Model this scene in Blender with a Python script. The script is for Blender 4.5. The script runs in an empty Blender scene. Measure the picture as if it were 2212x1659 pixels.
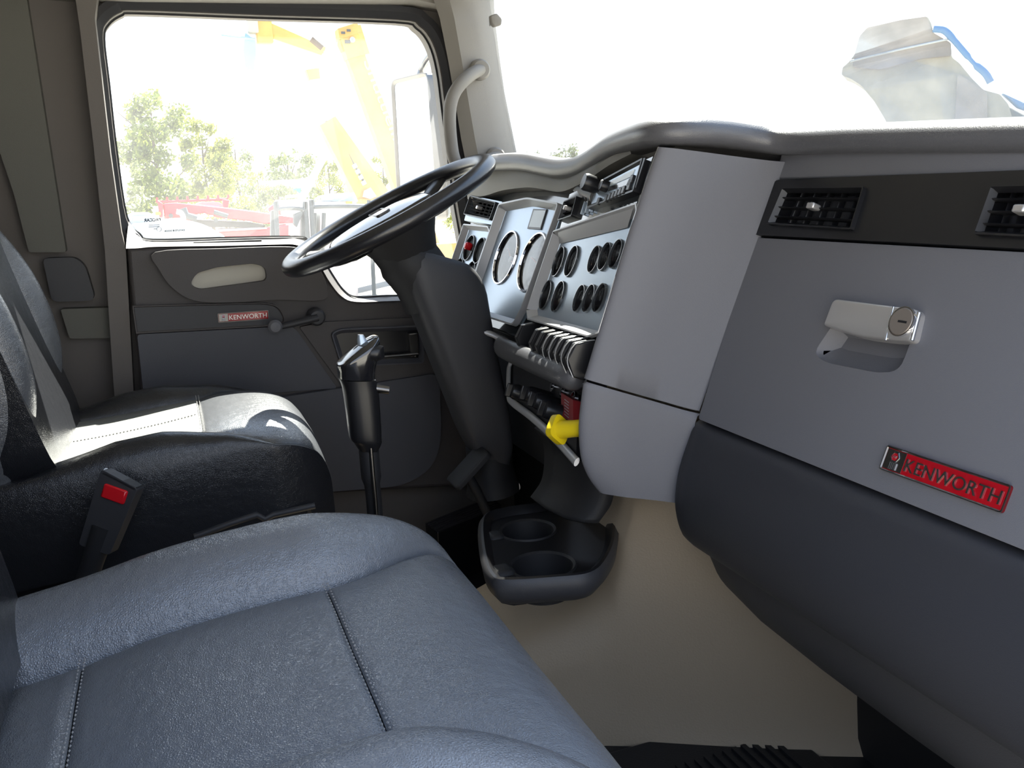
import bpy, bmesh, math, random
from mathutils import Vector, Matrix
random.seed(7)
sc = bpy.context.scene
COL = sc.collection
# ------------------------------------------------------------------ camera
F = 1950.0; CX = 1106.0; CY = 829.5
EYE = Vector((0, 0, 0.95))
_yv = Vector((351 - CX, CY - 435, -F)).normalized()
_h = Vector((1, 0.049, 0)).normalized()
_xv = (_h - _yv * _h.dot(_yv)).normalized()
_zv = _xv.cross(_yv)
ROT = Matrix((_xv, _yv, _zv))
cam = bpy.data.cameras.new('camera'); cam.sensor_width = 36; cam.lens = 36 * F / 2212
cam.clip_start = 0.02; cam.clip_end = 2000
camo = bpy.data.objects.new('camera', cam); COL.objects.link(camo)
camo.matrix_world = Matrix.Translation(EYE) @ ROT.to_4x4()
sc.camera = camo
# ------------------------------------------------------------------ sky, sun, exposure
w = bpy.data.worlds.new('sky'); sc.world = w; w.use_nodes = True
nt = w.node_tree; nt.nodes.clear()
tc = nt.nodes.new('ShaderNodeTexCoord'); sx = nt.nodes.new('ShaderNodeSeparateXYZ')
rp = nt.nodes.new('ShaderNodeValToRGB'); bg = nt.nodes.new('ShaderNodeBackground'); ow = nt.nodes.new('ShaderNodeOutputWorld')
rp.color_ramp.elements[0].position = 0.0; rp.color_ramp.elements[0].color = (0.95, 0.97, 1.0, 1)
rp.color_ramp.elements[1].position = 0.8; rp.color_ramp.elements[1].color = (0.42, 0.62, 1.0, 1)
nt.links.new(tc.outputs['Generated'], sx.inputs[0]); nt.links.new(sx.outputs['Z'], rp.inputs[0])
nt.links.new(rp.outputs[0], bg.inputs[0]); nt.links.new(bg.outputs[0], ow.inputs[0])
bg.inputs[1].default_value = 0.5
sun = bpy.data.lights.new('sun', 'SUN'); sun.energy = 8.5; sun.angle = math.radians(0.55); sun.color = (1, 0.95, 0.87)
suno = bpy.data.objects.new('sun', sun); COL.objects.link(suno)
SUN = Vector((0.53, 1.0, 1.18)).normalized()
suno.location = SUN * 30
suno.rotation_euler = SUN.to_track_quat('Z', 'Y').to_euler()
vs = sc.view_settings
vs.view_transform = 'Standard'; vs.look = 'None'; vs.gamma = 1.0; vs.use_curve_mapping = False
vs.exposure = 2.2
# ------------------------------------------------------------------ measuring helpers (points of the place, by plane)
def ray(px, py): return ROT @ Vector((px - CX, CY - py, -F))
def at_y(px, py, y): d = ray(px, py); return EYE + d * (y / d.y)
def at_x(px, py, x): d = ray(px, py); return EYE + d * (x / d.x)
def at_z(px, py, z): d = ray(px, py); return EYE + d * (z / d.z)      # z relative to eye height
def W(x, y, z): return Vector((x, y, z + 0.95))                         # z relative to eye height
class PL:
    def __init__(s, O, u, v):
        s.O = Vector(O); s.u = Vector(u).normalized(); v = Vector(v)
        s.v = (v - s.u * v.dot(s.u)).normalized(); s.n = s.u.cross(s.v)
    def pt(s, a, b, c=0.0): return s.O + s.u * a + s.v * b + s.n * c
    def uv(s, px, py, c=0.0):
        d = ray(px, py); t = ((s.O + s.n * c) - EYE).dot(s.n) / d.dot(s.n)
        q = EYE + d * t - s.O; return (q.dot(s.u), q.dot(s.v))
    def uvs(s, L, c=0.0): return [s.uv(p[0], p[1], c) for p in L]
PC = PL(W(0.70, 1.765, 0), (0, -1, 0), (0.39, 0, 1))                    # instrument cluster
PS = PL(W(0.70, 1.60, 0), (-0.15, -1, 0), (0.39, 0, 1))               # centre stack
PG = PL(W(0.81, 1.00, 0), (0, -1, 0), (0.425, 0, 1))                    # glove box face
def PD(y): return PL(Vector((0, y, 0.95)), (1, 0, 0), (0, 0, 1))         # driver's door planes
def PZ(z): return PL(W(0, 0, z), (1, 0, 0), (0, 1, 0))                   # level planes
# ------------------------------------------------------------------ materials
def mat(name, col, rough=0.5, metal=0.0, spec=0.5, bump=0, scale=200, var=0.0, vscale=8, coat=0, kind='noise', detail=3):
    m = bpy.data.materials.new(name); m.use_nodes = True
    t = m.node_tree; b = t.nodes['Principled BSDF']
    b.inputs['Base Color'].default_value = (*col, 1); b.inputs['Roughness'].default_value = rough
    b.inputs['Metallic'].default_value = metal; b.inputs['Specular IOR Level'].default_value = spec
    if coat: b.inputs['Coat Weight'].default_value = coat; b.inputs['Coat Roughness'].default_value = 0.06 if kind != 'leather' else 0.25
    if bump or var:
        co = t.nodes.new('ShaderNodeTexCoord')
    if bump:
        if kind == 'leather':
            n = t.nodes.new('ShaderNodeTexVoronoi'); n.feature = 'DISTANCE_TO_EDGE'; n.inputs['Scale'].default_value = scale
            n2 = t.nodes.new('ShaderNodeTexNoise'); n2.inputs['Scale'].default_value = scale * 0.12; n2.inputs['Detail'].default_value = 4
            mx = t.nodes.new('ShaderNodeMath'); mx.operation = 'MULTIPLY_ADD'; mx.inputs[1].default_value = 3.0
            t.links.new(co.outputs['Object'], n.inputs['Vector']); t.links.new(co.outputs['Object'], n2.inputs['Vector'])
            t.links.new(n2.outputs['Fac'], mx.inputs[0]); t.links.new(n.outputs['Distance'], mx.inputs[2]); h = mx.outputs[0]
        else:
            n = t.nodes.new('ShaderNodeTexNoise'); n.inputs['Scale'].default_value = scale; n.inputs['Detail'].default_value = detail
            t.links.new(co.outputs['Object'], n.inputs['Vector']); h = n.outputs['Fac']
        bp = t.nodes.new('ShaderNodeBump'); bp.inputs['Strength'].default_value = bump; bp.inputs['Distance'].default_value = 0.002
        t.links.new(h, bp.inputs['Height']); t.links.new(bp.outputs[0], b.inputs['Normal'])
    if var:
        n = t.nodes.new('ShaderNodeTexNoise'); n.inputs['Scale'].default_value = vscale; n.inputs['Detail'].default_value = 5
        r = t.nodes.new('ShaderNodeValToRGB')
        r.color_ramp.elements[0].position = 0.3; r.color_ramp.elements[1].position = 0.7
        r.color_ramp.elements[0].color = (*[c * (1 - var) for c in col], 1); r.color_ramp.elements[1].color = (*[min(1, c * (1 + var)) for c in col], 1)
        t.links.new(co.outputs['Object'], n.inputs['Vector']); t.links.new(n.outputs['Fac'], r.inputs[0]); t.links.new(r.outputs[0], b.inputs['Base Color'])
    return m
def leafm(name, col):
    m = mat(name, col, 0.6, var=0.35, vscale=1.5); t = m.node_tree; b = t.nodes['Principled BSDF']
    tl = t.nodes.new('ShaderNodeBsdfTranslucent'); mx = t.nodes.new('ShaderNodeMixShader'); mx.inputs[0].default_value = 0.5
    src = b.inputs['Base Color'].links[0].from_socket; t.links.new(src, tl.inputs[0])
    o = t.nodes['Material Output']; t.links.new(b.outputs[0], mx.inputs[1]); t.links.new(tl.outputs[0], mx.inputs[2]); t.links.new(mx.outputs[0], o.inputs[0])
    return m
def glass(name, haze, tint=(1, 1, 1), refl=0.06, dust=0, fres=0.5):
    m = bpy.data.materials.new(name); m.use_nodes = True; t = m.node_tree; t.nodes.clear()
    o = t.nodes.new('ShaderNodeOutputMaterial'); tr = t.nodes.new('ShaderNodeBsdfTransparent'); gl = t.nodes.new('ShaderNodeBsdfGlossy')
    tl = t.nodes.new('ShaderNodeBsdfTranslucent'); tl.inputs[0].default_value = (1, 1, 1, 1)
    tr.inputs[0].default_value = (*tint, 1); gl.inputs['Roughness'].default_value = 0.01
    m1 = t.nodes.new('ShaderNodeMixShader'); m2 = t.nodes.new('ShaderNodeMixShader')
    fr = t.nodes.new('ShaderNodeLayerWeight'); fr.inputs[0].default_value = 0.2
    mu = t.nodes.new('ShaderNodeMath'); mu.operation = 'MULTIPLY_ADD'; mu.inputs[1].default_value = fres; mu.inputs[2].default_value = refl
    m1.inputs[0].default_value = haze
    if dust:
        co = t.nodes.new('ShaderNodeTexCoord'); n = t.nodes.new('ShaderNodeTexNoise'); n.inputs['Scale'].default_value = dust; n.inputs['Detail'].default_value = 6
        r = t.nodes.new('ShaderNodeMapRange'); r.inputs[1].default_value = 0.3; r.inputs[2].default_value = 0.75
        r.inputs[3].default_value = haze * 0.6; r.inputs[4].default_value = haze * 1.7
        t.links.new(co.outputs['Object'], n.inputs['Vector']); t.links.new(n.outputs['Fac'], r.inputs[0]); t.links.new(r.outputs[0], m1.inputs[0])
    t.links.new(tr.outputs[0], m1.inputs[1]); t.links.new(tl.outputs[0], m1.inputs[2])
    t.links.new(fr.outputs['Fresnel'], mu.inputs[0]); t.links.new(mu.outputs[0], m2.inputs[0])
    t.links.new(m1.outputs[0], m2.inputs[1]); t.links.new(gl.outputs[0], m2.inputs[2]); t.links.new(m2.outputs[0], o.inputs[0])
    return m
M = dict(
    dash=mat('dash_grey_plastic', (0.150, 0.150, 0.165), 0.55, bump=0.15, scale=900),
    dashdark=mat('lower_dash_charcoal', (0.034, 0.035, 0.042), 0.5, bump=0.15, scale=900),
    pad=mat('dash_pad_vinyl', (0.11, 0.11, 0.12), 0.33, spec=0.7, bump=0.25, scale=700),
    hood=mat('dash_hood_vinyl', (0.20, 0.19, 0.17), 0.6, bump=0.2, scale=700),
    silver=mat('satin_silver_paint', (0.52, 0.61, 0.71), 0.30, metal=0.55),
    bevel=mat('silver_bevel_paint', (0.56, 0.56, 0.57), 0.38, metal=0.35),
    gloss=mat('gloss_dark_trim', (0.05, 0.055, 0.06), 0.08, spec=0.8, coat=0.6),
    black=mat('black_plastic', (0.012, 0.012, 0.014), 0.32),
    blackm=mat('black_matte_plastic', (0.016, 0.016, 0.018), 0.6, bump=0.15, scale=800),
    charcoal=mat('charcoal_plastic', (0.045, 0.045, 0.05), 0.5, bump=0.15, scale=800),
    padgloss=mat('gloss_wheel_pad', (0.014, 0.014, 0.017), 0.14, spec=0.8, coat=0.7, bump=0.05, scale=60),
    rimm=mat('steering_rim_vinyl', (0.018, 0.018, 0.021), 0.26, spec=0.75, bump=0.1, scale=500),
    chrome=mat('chrome', (0.8, 0.8, 0.82), 0.08, metal=1.0),
    brushed=mat('satin_nickel', (0.60, 0.58, 0.57), 0.35, metal=0.7),
    steel=mat('dark_steel', (0.20, 0.19, 0.18), 0.3, metal=1.0),
    letter=mat('nameplate_letter_metal', (0.42, 0.40, 0.40), 0.25, metal=1.0),
    lockm=mat('worn_lock_metal', (0.28, 0.24, 0.21), 0.4, metal=0.5),
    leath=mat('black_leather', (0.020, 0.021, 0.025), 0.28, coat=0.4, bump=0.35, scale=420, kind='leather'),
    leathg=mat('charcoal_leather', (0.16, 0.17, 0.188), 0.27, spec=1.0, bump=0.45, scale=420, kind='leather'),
    leathm=mat('lightened_black_leather', (0.10, 0.105, 0.115), 0.25, spec=1.0, coat=0.5, bump=0.35, scale=420, kind='leather'),  # black leather lightened to hold the sky light on the backrest bolsters
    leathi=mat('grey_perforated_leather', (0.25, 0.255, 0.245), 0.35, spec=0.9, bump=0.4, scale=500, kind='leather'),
    thread=mat('grey_thread', (0.30, 0.29, 0.28), 0.7),
    threadd=mat('dark_thread', (0.05, 0.05, 0.055), 0.6),
    wall=mat('cab_trim_taupe', (0.15, 0.134, 0.122), 0.65, bump=0.2, scale=600),
    wall2=mat('cab_trim_grey', (0.125, 0.122, 0.105), 0.65, bump=0.2, scale=600),
    door=mat('door_panel_brown_grey', (0.075, 0.066, 0.064), 0.55, bump=0.2, scale=700),
    doorg=mat('door_insert_grey', (0.085, 0.086, 0.10), 0.6, bump=0.2, scale=700),
    rubber=mat('rubber_seal', (0.02, 0.02, 0.024), 0.55),
    recess=mat('sunlit_recess_beige', (0.58, 0.54, 0.45), 0.6),  # pale colour carries the sunlight seen in the door pull slot
    pillar=mat('pillar_beige_trim', (0.27, 0.25, 0.225), 0.6, bump=0.15, scale=600),
    ceil=mat('headliner_beige', (0.42, 0.40, 0.36), 0.8),
    tunnel=mat('tunnel_beige_vinyl', (0.40, 0.32, 0.225), 0.6, bump=0.3, scale=300),
    floor=mat('rubber_floor_mat', (0.014, 0.015, 0.018), 0.5, bump=0.3, scale=300),
    red=mat('badge_red_enamel', (0.42, 0.004, 0.012), 0.2, spec=0.6, coat=0.5),
    redlab=mat('red_label', (0.33, 0.025, 0.03), 0.5),
    redlens=mat('red_button', (0.75, 0.01, 0.02), 0.2, spec=0.7),
    yellow=mat('yellow_knob_plastic', (0.75, 0.56, 0.01), 0.35),
    needle=mat('orange_needle', (0.9, 0.15, 0.03), 0.4),
    dial=mat('dial_face', (0.018, 0.016, 0.016), 0.75, spec=0.15),
    dialw=mat('pale_dial_face', (0.35, 0.42, 0.5), 0.3),
    screen=mat('lcd_reflection_white', (0.80, 0.88, 0.92), 0.25),  # near-white colour holds the reflection on the screens
    lens=glass('gauge_lens', 0.0, (0.95, 0.95, 0.95), 0.01, fres=0.03),
    lensb=glass('cluster_lens', 0.0, (0.95, 0.95, 0.95), 0.03, fres=0.35),
    win=glass('door_window_glass', 0.022, (0.97, 0.99, 0.98), 0.03, dust=5),
    wind=glass('windshield_glass', 0.006, (0.97, 0.99, 0.98), 0.02, dust=7),
    text=mat('etched_text', (0.01, 0.015, 0.02), 0.5),
    cletter=mat('washed_out_boom_lettering', (0.42, 0.36, 0.28), 0.6),  # lettering paled to stand for the overexposure along the boom
    textl=mat('pale_etched_text', (0.04, 0.05, 0.055), 0.5),
    mirror=mat('mirror_glass', (0.92, 0.94, 0.95), 0.02, metal=1.0),
    ground=mat('gravel_yard', (0.34, 0.32, 0.27), 0.9, var=0.25, vscale=0.5, bump=0.4, scale=30),
    leaf=leafm('green_leaves', (0.20, 0.24, 0.04)),
    leafy=leafm('yellow_green_leaves', (0.27, 0.29, 0.04)),
    leafd=leafm('dull_green_leaves', (0.18, 0.21, 0.07)),
    bark=mat('bark', (0.12, 0.09, 0.07), 0.9),
    crane=mat('crane_yellow_paint', (0.66, 0.38, 0.11), 0.45, var=0.1, vscale=2),
    mred=mat('machine_red_paint', (0.70, 0.045, 0.06), 0.4, var=0.1, vscale=2),
    white=mat('white_paint', (0.40, 0.42, 0.43), 0.35),
    blue=mat('pale_blue_paint', (0.25, 0.40, 0.62), 0.4),
    dgrey=mat('dark_grey_steel', (0.07, 0.08, 0.09), 0.5),
    concrete=mat('pale_concrete', (0.42, 0.42, 0.38), 0.8, var=0.1, vscale=1),
    orange=mat('orange_lens', (0.9, 0.30, 0.05), 0.3),
    green=mat('green_sign', (0.05, 0.35, 0.22), 0.5),
    bucket=mat('dusty_beige_steel', (0.36, 0.33, 0.26), 0.7, var=0.25, vscale=3),
    bucketd=mat('worn_brown_steel', (0.27, 0.235, 0.20), 0.7, var=0.25, vscale=3),
    hose=mat('blue_grey_paint', (0.10, 0.20, 0.36), 0.5),
)
# ------------------------------------------------------------------ mesh helpers
WL = {}
def link(o, parent, world):
    COL.objects.link(o)
    if parent is not None: o.parent = parent; o.location = world - WL[parent.name]
    else: o.location = world
    WL[o.name] = world
def thing(name, label, cat, loc, group=None, kind=None):
    o = bpy.data.objects.new(name, None); o.empty_display_size = 0.05; link(o, None, Vector(loc))
    o['label'] = label
    if kind: o['kind'] = kind
    else: o['category'] = cat
    if group: o['group'] = group
    return o
def tag(o, label, cat=None, group=None, kind=None):
    o['label'] = label
    if cat: o['category'] = cat
    if group: o['group'] = group
    if kind: o['kind'] = kind
    return o
def mk(name, V, Fc, m, parent=None, smooth=True, bevel=0, seg=2, ang=35, sub=0, fix=True):
    c = Vector((0, 0, 0))
    lo = Vector((min(v[i] for v in V) for i in range(3))); hi = Vector((max(v[i] for v in V) for i in range(3))); c = (lo + hi) / 2
    me = bpy.data.meshes.new(name); me.from_pydata([tuple(Vector(v) - c) for v in V], [], Fc)
    if fix:
        bm = bmesh.new(); bm.from_mesh(me); bmesh.ops.remove_doubles(bm, verts=bm.verts, dist=1e-6)
        bmesh.ops.recalc_face_normals(bm, faces=bm.faces); bm.to_mesh(me); bm.free()
    me.materials.append(M[m] if isinstance(m, str) else m)
    if smooth:
        me.polygons.foreach_set('use_smooth', [True] * len(me.polygons)); me.set_sharp_from_angle(angle=math.radians(ang))
    o = bpy.data.objects.new(name, me); link(o, parent, c)
    if bevel:
        b = o.modifiers.new('bevel', 'BEVEL'); b.width = bevel; b.segments = seg; b.limit_method = 'ANGLE'; b.angle_limit = math.radians(40)
        b.harden_normals = False
    if sub:
        s = o.modifiers.new('subdiv', 'SUBSURF'); s.levels = sub; s.render_levels = sub
    return o
def cr(P, n=6, closed=False):
    """Catmull-Rom resampling of points (tuples or Vectors)."""
    P = [Vector(p) for p in P]; N = len(P); out = []
    for i in range(N if closed else N - 1):
        p1 = P[i]; p2 = P[(i + 1) % N]
        p0 = P[i - 1] if (closed or i > 0) else p1 * 2 - p2
        p3 = P[(i + 2) % N] if (closed or i + 2 < N) else p2 * 2 - p1
        for k in range(n):
            t = k / n
            out.append(0.5 * ((2 * p1) + (p2 - p0) * t + (2 * p0 - 5 * p1 + 4 * p2 - p3) * t * t + (3 * p1 - p0 - 3 * p2 + p3) * t ** 3))
    if not closed: out.append(P[-1])
    return out
def rnd(poly, r, n=4):
    """round the corners of a polygon; r may be a list"""
    P = [Vector(p) for p in poly]; N = len(P); out = []
    for i in range(N):
        rr = r[min(i, len(r) - 1)] if isinstance(r, list) else r
        p = P[i]; a = P[i - 1] - p; b = P[(i + 1) % N] - p
        if rr <= 0: out.append(p); continue
        da = min(rr, a.length * 0.49); db = min(rr, b.length * 0.49)
        A = p + a.normalized() * da; B = p + b.normalized() * db
        for k in range(n + 1):
            t = k / n; out.append(A * (1 - t) ** 2 + p * 2 * t * (1 - t) + B * t * t)
    return out
def rect(a0, b0, a1, b1, r=0, n=4):
    P = [(a0, b0), (a1, b0), (a1, b1), (a0, b1)]
    return rnd(P, r, n) if r else [Vector(p) for p in P]
def circ(a, b, r, n=24, rb=None): return [Vector((a + r * math.cos(2 * math.pi * k / n), b + (rb or r) * math.sin(2 * math.pi * k / n))) for k in range(n)]
def area(P): return 0.5 * sum(P[i][0] * P[(i + 1) % len(P)][1] - P[(i + 1) % len(P)][0] * P[i][1] for i in range(len(P)))
def ccw(P):
    P = [Vector((p[0], p[1])) for p in P]
    return P if area(P) > 0 else P[::-1]
def inset(P, d):
    P = ccw(P); N = len(P); nr = []
    for i in range(N):
        e1 = (P[i] - P[i - 1]); e2 = (P[(i + 1) % N] - P[i])
        if e1.length < 1e-9: e1 = e2
        if e2.length < 1e-9: e2 = e1
        n1 = Vector((-e1.y, e1.x)).normalized(); n2 = Vector((-e2.y, e2.x)).normalized()
        n = (n1 + n2); L = n.length
        if L < 1e-6: n = n1; k = 1
        else: n /= L; k = min(1 / max(n.dot(n1), 0.35), 2.0)
        nr.append(n * k)
    if N > 60:
        for _ in range(4): nr = [((nr[i - 1] + nr[i] * 2 + nr[(i + 1) % N]) / 4) for i in range(N)]
    return [P[i] + nr[i] * d for i in range(N)]
def plate(name, pl, outer, m, parent=None, holes=(), c0=0.0, c1=0.01, bevel=0.0, seg=2, back=True):
    bm = bmesh.new(); es = []
    for loop in [ccw(outer)] + [ccw(h) for h in holes]:
        vs_ = [bm.verts.new((p[0], p[1], c1)) for p in loop]
        for i in range(len(vs_)):
            try: es.append(bm.edges.new((vs_[i], vs_[(i + 1) % len(vs_)])))
            except ValueError: pass
    bmesh.ops.triangle_fill(bm, edges=es, use_beauty=True, use_dissolve=False, normal=(0, 0, 1))
    fs = list(bm.faces)
    r = bmesh.ops.extrude_face_region(bm, geom=fs)
    for g in r['geom']:
        if isinstance(g, bmesh.types.BMVert): g.co.z = c0
    bmesh.ops.recalc_face_normals(bm, faces=bm.faces)
    bm.verts.ensure_lookup_table(); bm.verts.index_update()
    V = [pl.pt(*v.co) for v in bm.verts]; Fc = [[v.index for v in f.verts] for f in bm.faces]; bm.free()
    return mk(name, V, Fc, m, parent, smooth=True, bevel=bevel, seg=seg, ang=30)
def loft(name, rows, m, parent=None, closed=False, cap=False, loop=False, smooth=True, ang=60, solid=0, sub=0, bevel=0):
    n = len(rows[0]); V = [p for r in rows for p in r]; Fc = []
    R = len(rows)
    for i in range(R if loop else R - 1):
        a = i * n; b = ((i + 1) % R) * n
        for j in range(n if closed else n - 1):
            k = (j + 1) % n; Fc.append([a + j, a + k, b + k, b + j])
    if cap in (True, 'start'): Fc.append(list(range(n))[::-1])
    if cap in (True, 'end'): Fc.append([(R - 1) * n + j for j in range(n)])
    o = mk(name, V, Fc, m, parent, smooth, bevel, 2, ang, sub)
    if solid:
        s = o.modifiers.new('thick', 'SOLIDIFY'); s.thickness = solid; s.offset = -1
    return o
def srows(rows, n=3):
    return [list(r) for r in zip(*[cr([row[k] for row in rows], n) for k in range(len(rows[0]))])]
def tube(name, path, r, m, parent=None, n=12, closed=False, cap=True, up=None):
    P = [Vector(p) for p in path]; N = len(P); rows = []; prev = None
    for i in range(N):
        t = (P[(i + 1) % N] - P[i - 1]) if closed else (P[min(i + 1, N - 1)] - P[max(i - 1, 0)])
        t.normalize()
        if prev is None:
            prev = Vector(up) if up else (Vector((0, 0, 1)) if abs(t.z) < 0.9 else Vector((1, 0, 0)))
        a = (prev - t * prev.dot(t)).normalized(); b = t.cross(a); prev = a
        rr = r[min(i, len(r) - 1)] if isinstance(r, list) else r
        ra, rb = rr if isinstance(rr, tuple) else (rr, rr)
        rows.append([P[i] + a * ra * math.cos(2 * math.pi * k / n) + b * rb * math.sin(2 * math.pi * k / n) for k in range(n)])
    return loft(name, rows, m, parent, closed=True, cap=cap and not closed, loop=closed)
def lathe(name, pl, a, b, prof, m, parent=None, n=28, cap=True, ang=35):
    rows = [[pl.pt(a + max(r, 1e-5) * math.cos(2 * math.pi * k / n), b + max(r, 1e-5) * math.sin(2 * math.pi * k / n), c) for k in range(n)] for r, c in prof]
    return loft(name, rows, m, parent, closed=True, cap=cap, ang=ang)
def pillow(name, pl, out, c0, c1, r, dome, m, parent=None, warp=None, rings=(0.85, 0.65, 0.4, 0.15), ang=50):
    P = ccw(out); rows = [[(p, c0) for p in P], [(p, c1 - r) for p in P]]
    for k in range(1, 6):
        th = k / 5 * math.pi / 2; rows.append([(q, c1 - r + r * math.sin(th)) for q in inset(P, r * (1 - math.cos(th)))])
    last = [q for q, _ in rows[-1]]; g = sum(last, Vector((0, 0))) / len(last)
    for s in rings: rows.append([(g + (q - g) * s, c1 + dome * (1 - s * s)) for q in last])
    R3 = [[pl.pt(q[0], q[1], c) for q, c in row] for row in rows]
    if warp: R3 = [[warp(p) for p in row] for row in R3]
    return loft(name, R3, m, parent, closed=True, cap=True, ang=ang)
def ring(name, pl, out, d_lip, d_in, cb, ct, ci, m, parent=None):
    P = ccw(out); lip = inset(P, d_lip); inn = inset(P, d_in)
    rows = [[pl.pt(q[0], q[1], cb) for q in P], [pl.pt(q[0], q[1], ct) for q in P], [pl.pt(q[0], q[1], ct) for q in lip], [pl.pt(q[0], q[1], ci) for q in inn]]
    return loft(name, rows, m, parent, closed=True, ang=25)
def box(name, pl, a0, b0, a1, b1, c0, c1, m, parent=None, bevel=0.002, r=0):
    return plate(name, pl, rect(a0, b0, a1, b1, r), m, parent, (), c0, c1, bevel)
def text(name, s, pl, a, b, h, depth, m, parent, width=None, c=0.0, mirror=False, shear=None, bold=0):
    cu = bpy.data.curves.new('t', 'FONT'); cu.body = s; cu.extrude = 0.5; cu.offset = bold; cu.resolution_u = 4
    to = bpy.data.objects.new('t', cu); COL.objects.link(to); dg = bpy.context.evaluated_depsgraph_get()
    me = to.evaluated_get(dg).to_mesh()
    V = [v.co.copy() for v in me.vertices]; Fc = [list(p.vertices) for p in me.polygons]
    to.evaluated_get(dg).to_mesh_clear(); bpy.data.objects.remove(to); bpy.data.curves.remove(cu)
    x0 = min(v.x for v in V); x1 = max(v.x for v in V); y0 = min(v.y for v in V); y1 = max(v.y for v in V)
    sy = h / (y1 - y0); sx_ = (width / (x1 - x0)) if width else sy
    out = []
    for v in V:
        X = (v.x - (x0 + x1) / 2) * sx_; Y = (v.y - (y0 + y1) / 2) * sy
        if mirror: X = -X
        out.append(pl.pt(a + X, b + Y, c + (v.z + 0.5) * depth))
    return mk(name, out, Fc, m, parent, smooth=False)
def stitches(name, pts, m, parent, step=0.006, ln=0.0045, r=0.0009, n=(0, 0, 1)):
    """a run of little thread loops lying along a line"""
    V = []; Fc = []; pts = [Vector(p) for p in pts]; acc = 0.0; nn = Vector(n)
    for i in range(len(pts) - 1):
        a, b = pts[i], pts[i + 1]; L = (b - a).length; t = (b - a).normalized(); s = t.cross(nn).normalized()
        while acc < L:
            c = a + t * acc; k = len(V); h = t * ln / 2
            V += [c - h, c + h, c + s * r * 1.6, c - s * r * 1.6, c + nn * r * 1.6]
            Fc += [[k, k + 2, k + 4], [k + 2, k + 1, k + 4], [k + 1, k + 3, k + 4], [k + 3, k, k + 4]]
            acc += step
        acc -= L
    o = mk(name, V, Fc, m, parent, smooth=False, fix=False); o['kind'] = 'stuff'; return o
# ================================================================== the cab shell
def slab(name, lo, hi, m, label):
    (x0, y0, z0), (x1, y1, z1) = lo, hi
    V = [(x, y, z) for x in (x0, x1) for y in (y0, y1) for z in (z0, z1)]
    o = mk(name, V, [[0, 1, 3, 2], [4, 6, 7, 5], [0, 4, 5, 1], [2, 3, 7, 6], [0, 2, 6, 4], [1, 5, 7, 3]], m, None, smooth=False)
    return tag(o, label, kind='structure')
fl = slab('floor', (-0.8, 0.42, -0.04), (1.0, 2.26, 0.0), 'floor', 'black rubber floor of the truck cab')
gr = slab('ground', (-160, -160, -1.5), (160, 160, -1.3), 'ground', 'sunlit pale gravel yard outside the truck')
slab('chassis', (-6.0, 0.5, -1.25), (1.9, 2.15, -0.045), 'dgrey', 'unseen block for the truck chassis under the cab floor, added to shade the ground')  # unseen underbody block, added to shade the ground beside the cab
slab('ceiling', (-0.84, 0.42, 1.55), (0.80, 2.30, 1.60), 'ceil', 'beige cab headliner overhead')
slab('wall_rear', (-0.88, 0.42, 0.0), (-0.82, 2.20, 1.55), 'wall', 'taupe rear wall of the cab')
slab('wall_front', (0.97, 0.42, 0.0), (1.02, 2.30, 0.98), 'blackm', 'dark firewall behind the dashboard')
wr = plate('wall_right', PL(Vector((0, 0.42, 0.95)), (1, 0, 0), (0, 0, 1)), [(-0.88, -1.0), (1.02, -1.0), (1.02, 0.06), (0.84, 0.06), (0.80, 0.65), (-0.88, 0.65)], 'wall', None,
           [rnd([(-0.40, -0.72), (0.70, -0.72), (0.76, -0.5), (0.78, 0.0), (0.72, 0.44), (-0.38, 0.44)], 0.08)], 0.0, 0.06)  # unseen wall added to cut skylight; sill set high against low light
tag(wr, 'unseen taupe passenger side wall of the cab, doorway sill raised against low light', kind='structure')
ud = slab('wall_underdash', (0.80, 1.27, 0.0), (0.84, 2.20, 0.66), 'blackm', 'black backing plate added under the driver side of the dash to shut out daylight')  # backing plate added to close gaps that let outside light in
# header above the windscreen
slab('trim_1', (0.74, 0.42, 1.46), (0.82, 2.24, 1.55), 'ceil', 'beige header trim above the windscreen')
OPEN = [(222, 80), (232, 48), (262, 27), (300, 23), (560, 33), (858, 43), (905, 57), (933, 92), (950, 150), (962, 240), (985, 420), (1008, 560),
        (1004, 622), (970, 640), (850, 642), (775, 645), (745, 630), (718, 592), (690, 545), (668, 522), (640, 513), (480, 516), (330, 520), (300, 507), (272, 470), (250, 330), (233, 180)]
P20 = PD(2.20)
hole = cr(P20.uvs(OPEN), 4, True)
wl = plate('wall_left', P20, [(-0.85, -0.95), (0.84, -0.95), (0.84, 0.08), (0.775, 0.47), (0.76, 0.61), (-0.85, 0.61)], 'wall', None, [hole], -0.07, 0.0, 0.004)
tag(wl, "taupe side wall of the cab around the driver's window", kind='structure')
wg = plate('window_1', PD(2.235), inset(hole, -0.02), 'win', None, (), -0.002, 0.002)
tag(wg, "dusty driver's door window glass with etched maker's marks", kind='structure')
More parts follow.
